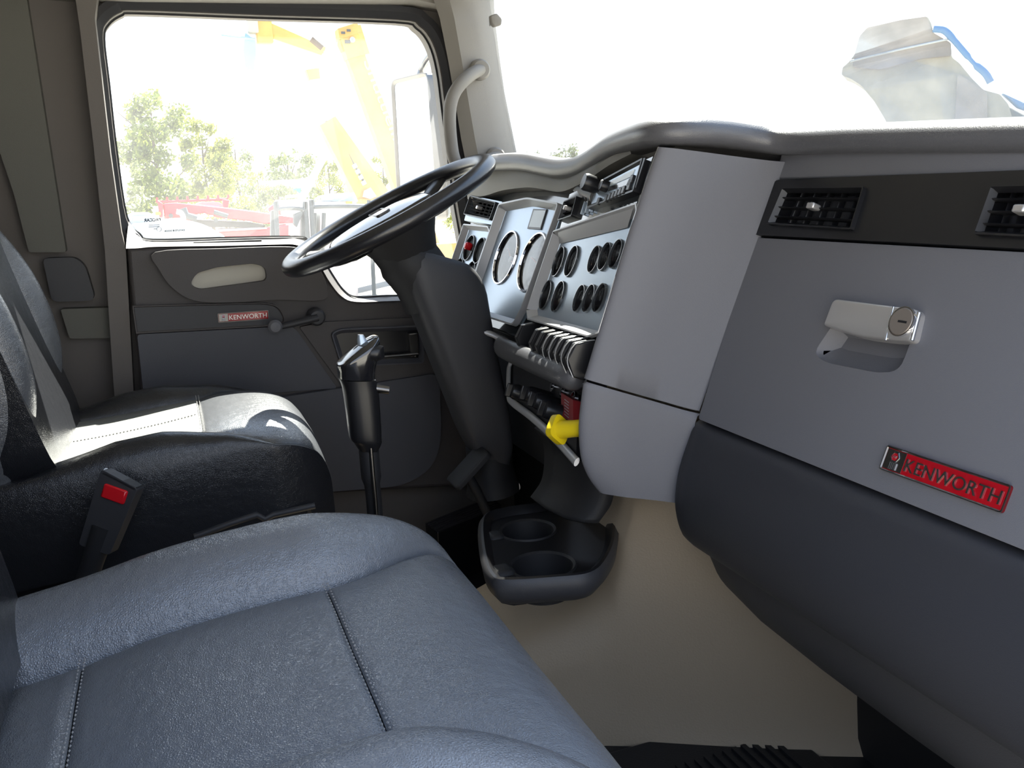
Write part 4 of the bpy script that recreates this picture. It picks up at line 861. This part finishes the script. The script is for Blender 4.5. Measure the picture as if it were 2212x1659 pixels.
# ================================================================== trees
def tree(px, top, half, Y, m, label, n=2600, trunk=True, base=470, sq=0.8, leaf=None):
    """one tree: branching trunk and a crown of loose leaf clusters. px = middle, top = crown top, half = half width (pixels at distance Y)"""
    c = at_y(px, top, Y); r = (at_y(px + half, top, Y) - c).length; gz = -1.3
    t = thing('tree', label, 'tree', (c.x, c.y, gz), 'trees beyond the yard')
    H = c.z - gz; rnd_ = random.Random(int(px * 7 + top))
    zc = gz + H * 0.60
    if trunk:
        bx, by = c.x, c.y
        pts = [Vector((bx, by, gz)), Vector((bx + r * 0.05, by, gz + H * 0.3)), Vector((bx - r * 0.05, by, gz + H * 0.6)), Vector((bx, by, gz + H * 0.9))]
        tr_ = tube('trunk', cr(pts, 3), [r * 0.07 * (1 - 0.08 * k) for k in range(10)], 'bark', t, 8)
        for k in range(7):
            z0 = gz + H * (0.25 + 0.08 * k); an = rnd_.uniform(0, 6.28); L = r * rnd_.uniform(0.5, 0.9)
            tube('branch', [Vector((bx, by, z0)), Vector((bx + math.cos(an) * L * 0.5, by + math.sin(an) * L * 0.5, z0 + L * 0.35)), Vector((bx + math.cos(an) * L, by + math.sin(an) * L, z0 + L * 0.8))], [r * 0.03, r * 0.02, r * 0.008], 'bark', tr_, 6)
    cl_ = []
    for k in range(34):
        an = rnd_.uniform(0, 6.28); ph = rnd_.uniform(-0.9, 1); rad = rnd_.uniform(0.45, 0.92)
        cz = ph * H * 0.38; cw = math.sqrt(max(0.05, 1 - (ph * 0.9) ** 2)) * r * rad
        cl_.append((Vector((c.x + math.cos(an) * cw, c.y + math.sin(an) * cw, zc + cz)), r * rnd_.uniform(0.2, 0.36)))
    V = []; Fc = []; ls = leaf or r * 0.06; n = int(n * 1.5)
    for k in range(n):
        cc, cr_ = cl_[rnd_.randrange(len(cl_))]
        d = Vector((rnd_.gauss(0, 1), rnd_.gauss(0, 1), rnd_.gauss(0, 1) * sq)).normalized() * cr_ * rnd_.uniform(0.3, 1.05)
        p = cc + d
        if p.z < gz + H * 0.14: continue
        a = Vector((rnd_.gauss(0, 1), rnd_.gauss(0, 1), rnd_.gauss(0, 1))).normalized(); b = a.orthogonal().normalized(); s = ls * rnd_.uniform(0.6, 1.5); i = len(V)
        V += [p - a * s, p + b * s * 0.6, p + a * s, p - b * s * 0.6]; Fc.append([i, i + 1, i + 2, i + 3])
    o = mk('foliage', V, Fc, m, t, smooth=False, fix=False); o['kind'] = 'stuff'
tree(322, 208, 92, 42, 'leaf', 'tallest pale green tree, leftmost behind the window pillar', 4200)
tree(250, 300, 60, 30, 'leafd', 'dull green tree cut by the left window edge', 2600)
tree(432, 262, 70, 44, 'leafy', 'yellow green tree right of the tallest tree', 3600)
tree(478, 345, 46, 34, 'leafy', 'yellow green tree low in front of the thin dull tree', 2200)
tree(600, 402, 60, 34, 'leafd', 'low grey green scrub behind the red machine', 2200)
tree(505, 300, 52, 48, 'leafd', 'thin dull tree between the yellow green tree and the overpass', 1700)
tree(555, 372, 34, 40, 'leafy', 'small round orange green bush tree below the overpass line', 1800)
tree(620, 335, 70, 75, 'leafd', 'far hazy tree left of the crane booms', 1700)
tree(708, 345, 44, 40, 'leafy', 'bright green tree just left of the lower crane boom', 2600)
tree(826, 338, 42, 40, 'leafy', 'bright green tree between the crane boom and the door mirror', 2600)
tree(985, 398, 40, 36, 'leafy', 'green tree glimpsed between steering wheel and pillar', 1200)
tree(1150, 326, 30, 52, 'leafd', 'pale tree top above the dash, left one of two', 900)
tree(1222, 318, 42, 66, 'leafd', 'pale tree top above the dash, right one of two', 1100)
# overpass
ov = thing('overpass', 'pale concrete overpass beam with a green sign among the trees', 'overpass', Vector((at_y(620, 400, 58).x, 58, -1.3)))
PO = PD(58.0)
plate('deck_beam', PO, PO.uvs([(545, 392), (790, 380), (790, 398), (545, 410)]), 'concrete', ov, (), -2.0, 0.0, 0.1)
for px in (575, 760):
    plate('pier', PO, PO.uvs([(px - 6, 405), (px + 6, 405), (px + 6, 530), (px - 6, 530)]), 'concrete', ov, (), -1.5, -0.3)
plate('road_sign', PO, PO.uvs([(630, 408), (650, 406), (650, 417), (630, 418)]), 'green', ov, (), 0.02, 0.1)
# ================================================================== cranes
def boom(name, a, b, Y, w0, w1, parent, m='crane'):
    A = at_y(*a, Y); B = at_y(*b, Y); d = (B - A).normalized(); s = Vector((0, 1, 0)); t = d.cross(s).normalized()
    rows = []
    for P, wd in ((A, w0), (A.lerp(B, 0.5), (w0 + w1) / 2), (B, w1)):
        rows.append([P + t * x + s * y for x, y in ((-wd, -wd * 0.8), (wd * 0.5, -wd * 0.8), (wd, -wd * 0.4), (wd, wd * 0.4), (wd * 0.5, wd * 0.8), (-wd, wd * 0.8))])
    return loft(name, rows, m, parent, closed=True, cap=True, ang=20)
c1 = thing('crane', 'yellow telescopic crane boom with head, tallest, leaning behind the mirror', 'crane', Vector((at_y(930, 560, 24).x, 24, -1.3)))
b1 = boom('boom', (765, 118), (925, 540), 24, 0.24, 0.34, c1)
h1 = boom('boom_head', (752, 62), (772, 124), 24, 0.31, 0.31, c1)
boom('head_cap', (748, 58), (756, 80), 24, 0.27, 0.33, c1)
for px, py in ((741, 71), (753, 66)): box('head_window', PD(23.72), *PD(23.72).uv(px - 4, py + 2.5), *PD(23.72).uv(px + 4, py - 2.5), 0, 0.03, 'dgrey', h1, 0)
lathe('head_sheave', PD(23.72), *PD(23.72).uv(761, 86), [(0.07, 0), (0.07, 0.03), (0, 0.03)], 'white', h1, 16)
lathe('sheave_pin', PD(23.68), *PD(23.68).uv(761, 86), [(0.022, 0), (0.022, 0.02), (0, 0.02)], 'blue', h1, 12)
box('head_plate', PD(23.72), *PD(23.72).uv(745, 94), *PD(23.72).uv(756, 87), 0, 0.03, 'dgrey', h1, 0)
tube('head_bracket', [at_y(736, 82, 23.9), at_y(734, 98, 23.9), at_y(741, 112, 23.9)], 0.07, 'crane', h1, 8)
tube('hose', cr([at_y(729, 111, 23.8), at_y(724, 120, 23.8), at_y(725, 131, 23.8)], 4), 0.015, 'blue', h1, 6)
dirb = (at_y(925, 540, 23.7) - at_y(765, 118, 23.7)).normalized()
ptx = PL(at_y(818, 208, 23.74), dirb, dirb.cross(Vector((0, 1, 0))))
if ptx.n.y > 0: ptx = PL(ptx.O, dirb, -dirb.cross(Vector((0, 1, 0))))
text('boom_lettering', 'Shuttlelift', ptx, 0.25, 0.06, 0.24, 0.02, 'cletter', b1, 2.3)
box('crane_base', PD(24), *PD(24).uv(880, 640), *PD(24).uv(1010, 520), -1.2, 0.4, 'crane', c1, 0.05)
c2 = thing('crane', 'yellow crane boom with dark striped side decal, lower one, left of the mirror', 'crane', Vector((at_y(805, 470, 20).x, 20, -1.3)))
b2 = boom('boom', (706, 262), (806, 430), 20, 0.20, 0.36, c2)
boom('upper_boom', (676, 158), (706, 262), 20, 0.10, 0.17, c2, 'white')  # white instead of yellow, for the glare that washes this section out
boom('boom_tip', (674, 150), (679, 172), 20, 0.14, 0.12, c2)
P2 = PD(19.6)
plate('side_decal', P2, P2.uvs([(753, 331), (764, 352), (788, 393), (782, 391), (768, 366)]), 'dgrey', b2, (), 0.0, 0.03)
plate('decal_patch', P2, P2.uvs([(800, 405), (786, 412), (783, 425), (800, 430), (813, 424)]), 'white', b2, (), 0.0, 0.03)
d2 = (at_y(790, 398, 19.55) - at_y(764, 350, 19.55)).normalized()
pt2 = PL(at_y(776, 377, 19.55), d2, Vector((0, -1, 0)).cross(d2)); 
for k in range(4): box('decal_mark', pt2, -0.24 + 0.13 * k, -0.05, -0.15 + 0.13 * k, 0.05, 0, 0.02, 'white', b2, 0.01)
box('crane_body', PD(20), *PD(20).uv(770, 520), *PD(20).uv(850, 425), -1.0, 0.4, 'crane', c2, 0.06)
c3 = thing('crane', 'distant crane head with slender jib at the top of the window', 'crane', Vector((at_y(560, 470, 30).x, 30, -1.3)))
j3 = boom('jib', (700, 112), (572, 62), 30, 0.13, 0.20, c3)
box('jib_head', PD(29.8), *PD(29.8).uv(556, 92), *PD(29.8).uv(586, 34), -0.4, 0.0, 'crane', c3, 0.04)
box('head_block', PD(29.7), *PD(29.7).uv(537, 70), *PD(29.7).uv(556, 34), -0.4, 0.0, 'concrete', c3, 0.04)
plate('hook_block', PD(29.7), rnd(PD(29.7).uvs([(530, 70), (552, 88), (553, 118), (548, 152), (531, 150), (526, 108)]), 0.05), 'blue', c3, (), -0.2, 0.0)
tube('sway_rod', [at_y(478, 76, 29.6), at_y(552, 85, 29.6)], 0.04, 'blue', c3, 6)
tube('jib_strut', [at_y(672, 84, 29.6), at_y(696, 104, 29.6)], 0.09, 'bark', c3, 6)
tube('crane_mast', [at_y(700, 112, 30), at_y(720, 300, 30), Vector((at_y(560, 470, 30).x, 30, -1.3))], 0.12, 'white', c3, 8)  # white colour stands for the glare that swallows the mast
# ================================================================== yard machines
YM = 13.0; PM = PD(YM)
rm = thing('red_lift_truck', 'red lift machine with tapering boom and toothed rack behind the white hood', 'lift truck', Vector((at_y(480, 500, YM).x, YM, -1.3)))
plate('boom_arm', PM, PM.uvs([(352, 440), (380, 438), (520, 452), (640, 470), (640, 482), (572, 484), (540, 478), (470, 470), (440, 460), (400, 470), (356, 472)]), 'mred', rm, (), -0.35, 0.0, 0.02)
plate('rear_upright', PM, PM.uvs([(340, 432), (352, 440), (352, 470), (344, 470)]), 'mred', rm, (), -0.25, 0.05, 0.01)
plate('front_upright', PM, PM.uvs([(488, 430), (503, 432), (500, 452), (490, 452)]), 'mred', rm, (), -0.9, -0.7, 0.01)
plate('rack_rail', PM, PM.uvs([(335, 434), (502, 427), (502, 433), (336, 439)]), 'mred', rm, (), -0.95, -0.85, 0.01)
for k in range(8):
    x = 336 + k * 23.4; y = 434 - k * 0.95
    plate('rack_tooth', PM, PM.uvs([(x, y - 8), (x + 4, y - 8), (x + 6, y), (x, y)]), 'mred', rm, (), -0.95, -0.85)
plate('deck_side', PM, PM.uvs([(470, 500), (572, 494), (622, 484), (622, 530), (460, 532)]), 'mred', rm, (), -0.4, 0.1, 0.02)
plate('deck_edge', PM, PM.uvs([(470, 495), (572, 491), (575, 494), (470, 500)]), 'white', rm, (), -0.4, 0.14)
plate('cylinder_bay', PM, PM.uvs([(400, 474), (540, 480), (575, 486), (575, 492), (400, 492)]), 'dgrey', rm, (), -0.5, -0.2)
tube('lift_cylinder', [at_y(395, 450, YM - 0.1), at_y(402, 466, YM - 0.1), at_y(425, 473, YM - 0.1)], 0.05, 'dgrey', rm, 8)
tube('boom_brace', [at_y(462, 458, YM - 0.06), at_y(492, 467, YM - 0.06)], 0.03, 'dgrey', rm, 8)
lathe('boom_pin', PD(YM - 0.02), *PD(YM - 0.02).uv(369, 466), [(0.03, 0), (0.03, 0.03), (0, 0.03)], 'dgrey', rm, 10)
lathe('boom_pin', PD(YM - 0.02), *PD(YM - 0.02).uv(466, 476), [(0.03, 0), (0.03, 0.03), (0, 0.03)], 'dgrey', rm, 10)
box('tail_lamp', PM, *PM.uv(336, 465), *PM.uv(347, 457), 0.0, 0.1, 'orange', rm, 0.01)
for px in (437, 452): box('boom_mark', PM, *PM.uv(px, 469), *PM.uv(px + 9, 464), 0.0, 0.02, 'white', rm, 0.008)
plate('slewing_arm', PM, PM.uvs([(585, 452), (598, 442), (613, 442), (616, 470), (600, 474)]), 'mred', rm, (), -0.6, -0.4, 0.02)
plate('cab_roof', PM, rnd(PM.uvs([(430, 440), (445, 436), (478, 436), (492, 442), (492, 452), (430, 448)]), 0.03), 'white', rm, (), -1.6, -1.0, 0.03)
plate('cab_window', PM, PM.uvs([(448, 443), (482, 445), (482, 452), (448, 449)]), 'blue', rm, (), -1.0, -0.98)
for px in (380, 560):
    lathe('wheel', PD(YM - 0.05), PM.uv(px, 600)[0], -1.75, [(0.5, -0.3), (0.5, 0.0), (0.25, 0.02), (0, 0.02)], 'dgrey', rm, 20)
box('chassis', PM, PM.uv(340, 500)[0], -1.8, PM.uv(640, 500)[0], -0.55, -0.9, -0.1, 'mred', rm, 0.03)
# white hood in the near yard
wh = thing('white_truck', 'white rounded truck hood with curved pipe just outside the window', 'truck', Vector((at_y(370, 560, 6.0).x, 6.0, -1.3)))
PWH = PD(6.0)
hl_ = [(278, 490), (300, 484), (340, 480), (390, 481), (430, 487), (462, 497), (482, 508), (492, 522), (500, 560), (560, 800), (200, 800), (220, 560)]
pillow('hood', PWH, cr(PWH.uvs(hl_), 3, True), -1.2, 0.0, 0.05, 0.02, 'white', wh)
plate('cab_side', PWH, rnd(PWH.uvs([(270, 463), (318, 462), (336, 478), (336, 520), (270, 520)]), 0.02), 'white', wh, (), -1.0, -0.3, 0.02)
plate('cab_glass', PWH, rnd(PWH.uvs([(284, 468), (314, 467), (326, 478), (326, 500), (284, 500)]), 0.015), 'dialw', wh, (), -0.3, -0.285)
tube('exhaust_pipe', cr([at_y(381, 457, 6.3), at_y(391, 460, 6.3), at_y(396, 470, 6.3), at_y(396, 484, 6.3)], 4), 0.016, 'white', wh, 10)
# tube guards
def guard(x0, x1, y0, Y, label):
    g = thing('tube_guard', label, 'guard', Vector((at_y(x0, 600, Y).x, Y, -1.3)), 'steel tube guards in the yard')
    p = [at_y(x0, 640, Y), at_y(x0, y0 + 22, Y), at_y(x0 + 4, y0 + 6, Y), at_y(x0 + 16, y0, Y), at_y(x1 - 16, y0, Y), at_y(x1 - 4, y0 + 6, Y), at_y(x1, y0 + 22, Y), at_y(x1, 640, Y)]
    for q in (p[0], p[-1]): q.z = -1.3
    tube('guard_hoop', cr(p, 4), 0.022, 'dgrey', g, 10); return g
g1 = guard(597, 662, 450, 9.0, 'dark tube guard hoop beside the red machine')
P9 = PD(9.05)
plate('guard_post', P9, P9.uvs([(586, 456), (598, 452), (600, 640), (584, 640)]), 'dgrey', g1, (), -0.1, 0.0)
plate('guard_post', P9, P9.uvs([(652, 456), (662, 456), (668, 640), (648, 640)]), 'dgrey', g1, (), -0.1, 0.0)
plate('guard_latch', P9, P9.uvs([(634, 462), (650, 455), (652, 462), (640, 490), (634, 484)]), 'dgrey', g1, (), -0.05, 0.05)
g2_ = guard(674, 800, 446, 9.0, 'paler tube guard hoop below the crane boom')
plate('guard_screen', P9, P9.uvs([(690, 456), (756, 454), (752, 500), (690, 505)]), 'lens', g2_, (), -0.02, 0.0)
for px in (680, 700): tube('guard_rod', [at_y(px, 460, 9.05), at_y(px - 4, 560, 9.05)], 0.02, 'dgrey', g2_, 8)
# white utility truck and blue truck
PU = PD(16.0)
ut = thing('utility_truck', 'white box truck with roof rack behind the tube guards', 'truck', Vector((at_y(648, 500, 16).x, 16, -1.3)))
plate('box_body', PU, rnd(PU.uvs([(614, 432), (676, 430), (682, 450), (682, 640), (614, 640)]), 0.04), 'white', ut, (), -1.5, 0.0, 0.02)
plate('roof_panel', PU, PU.uvs([(628, 422), (672, 418), (674, 425), (630, 428)]), 'concrete', ut, (), -0.8, -0.3)
for px in (624, 675): plate('rack_post', PU, PU.uvs([(px - 1, 424), (px + 1, 424), (px + 1, 434), (px - 1, 434)]), 'white', ut, (), -0.5, -0.4)
bt_ = thing('blue_truck', 'blue and white truck cab with light frame at the foot of the crane boom', 'truck', Vector((at_y(730, 500, 16).x, 16, -1.3)))
plate('cab', PU, rnd(PU.uvs([(717, 423), (764, 421), (768, 434), (717, 435)]), 0.03), 'blue', bt_, (), -1.2, 0.0, 0.02)
plate('lower_body', PU, PU.uvs([(692, 436), (770, 434), (774, 640), (692, 640)]), 'white', bt_, (), -1.2, -0.02)
tube('light_frame', [at_y(694, 446, 15.9), at_y(688, 426, 15.9), at_y(712, 422, 15.9), at_y(764, 420, 15.9), at_y(770, 436, 15.9)], 0.03, 'white', bt_, 8)
for k in range(3): box('grille_bar', PD(15.97), *PD(15.97).uv(706, 437 + 3 * k), *PD(15.97).uv(744, 436 + 3 * k), 0, 0.03, 'concrete', bt_, 0)
box('marker_lamp', PD(15.95), *PD(15.95).uv(747, 443), *PD(15.95).uv(760, 434), 0, 0.04, 'orange', bt_, 0.01)
# ================================================================== excavator bucket seen through the windscreen
_r = ray(1990, 160); PX = PL(at_x(1960, 160, 7.5), (_r.y, -_r.x, 0), (0, 0, 1))
bu = thing('excavator', 'dusty beige excavator bucket raised in front of the windscreen', 'excavator', Vector((PX.O.x, PX.O.y, -1.3)))
BO = [(1856, 80), (1872, 62), (1905, 53), (1945, 45), (2004, 36), (2012, 52), (2016, 70), (2036, 86), (2054, 92), (2056, 124), (2072, 136), (2100, 170), (2124, 194), (2160, 204), (2178, 225), (2200, 300), (1930, 300), (1912, 258), (1886, 215), (1860, 184), (1838, 170), (1818, 162), (1820, 146), (1836, 132), (1846, 118)]
b_ = plate('bucket_shell', PX, rnd(PX.uvs(BO), 0.02), 'bucket', bu, (), -0.7, 0.0, 0.03, 3)
plate('bucket_lip', PX, rnd(PX.uvs([(1858, 80), (1874, 62), (1945, 46), (2002, 38), (2014, 72), (2052, 94), (2054, 122), (1990, 128), (1900, 152), (1842, 146), (1848, 118)]), 0.02), 'bucketd', bu, (), 0.0, 0.09, 0.03, 3)
tube('wear_edge', [PX.pt(*PX.uv(1838, 134), 0.09), PX.pt(*PX.uv(1950, 108), 0.10), PX.pt(*PX.uv(2056, 85), 0.09)], 0.012, 'white', bu, 8)
plate('side_plate', PX, rnd(PX.uvs([(2068, 160), (2124, 194), (2132, 204), (2132, 300), (2060, 300)]), 0.03), 'bucketd', bu, (), 0.0, 0.05, 0.02)
tube('hydraulic_hose', cr([PX.pt(*PX.uv(*p, 0.12), 0.12) for p in ((2016, 62), (2040, 66), (2060, 86), (2085, 115), (2105, 138), (2128, 158), (2140, 178))], 4), [0.035] * 8 + [0.030] * 6 + [0.02] * 3 + [0.035] * 8, 'hose', bu, 10)
arm_ = [PX.pt(*PX.uv(*p), -0.3) for p in ((2130, 250), (2260, 330), (2420, 480), (2520, 700))]; arm_[-1].z = -1.2
tube('dipper_arm', arm_, [0.22, 0.25, 0.28, 0.4], 'bucket', bu, 10)
plate('pin_bracket', PX, PX.uvs([(2164, 200), (2212, 222), (2260, 236), (2260, 252), (2200, 232)]), 'hose', bu, (), -0.2, 0.0, 0.02)
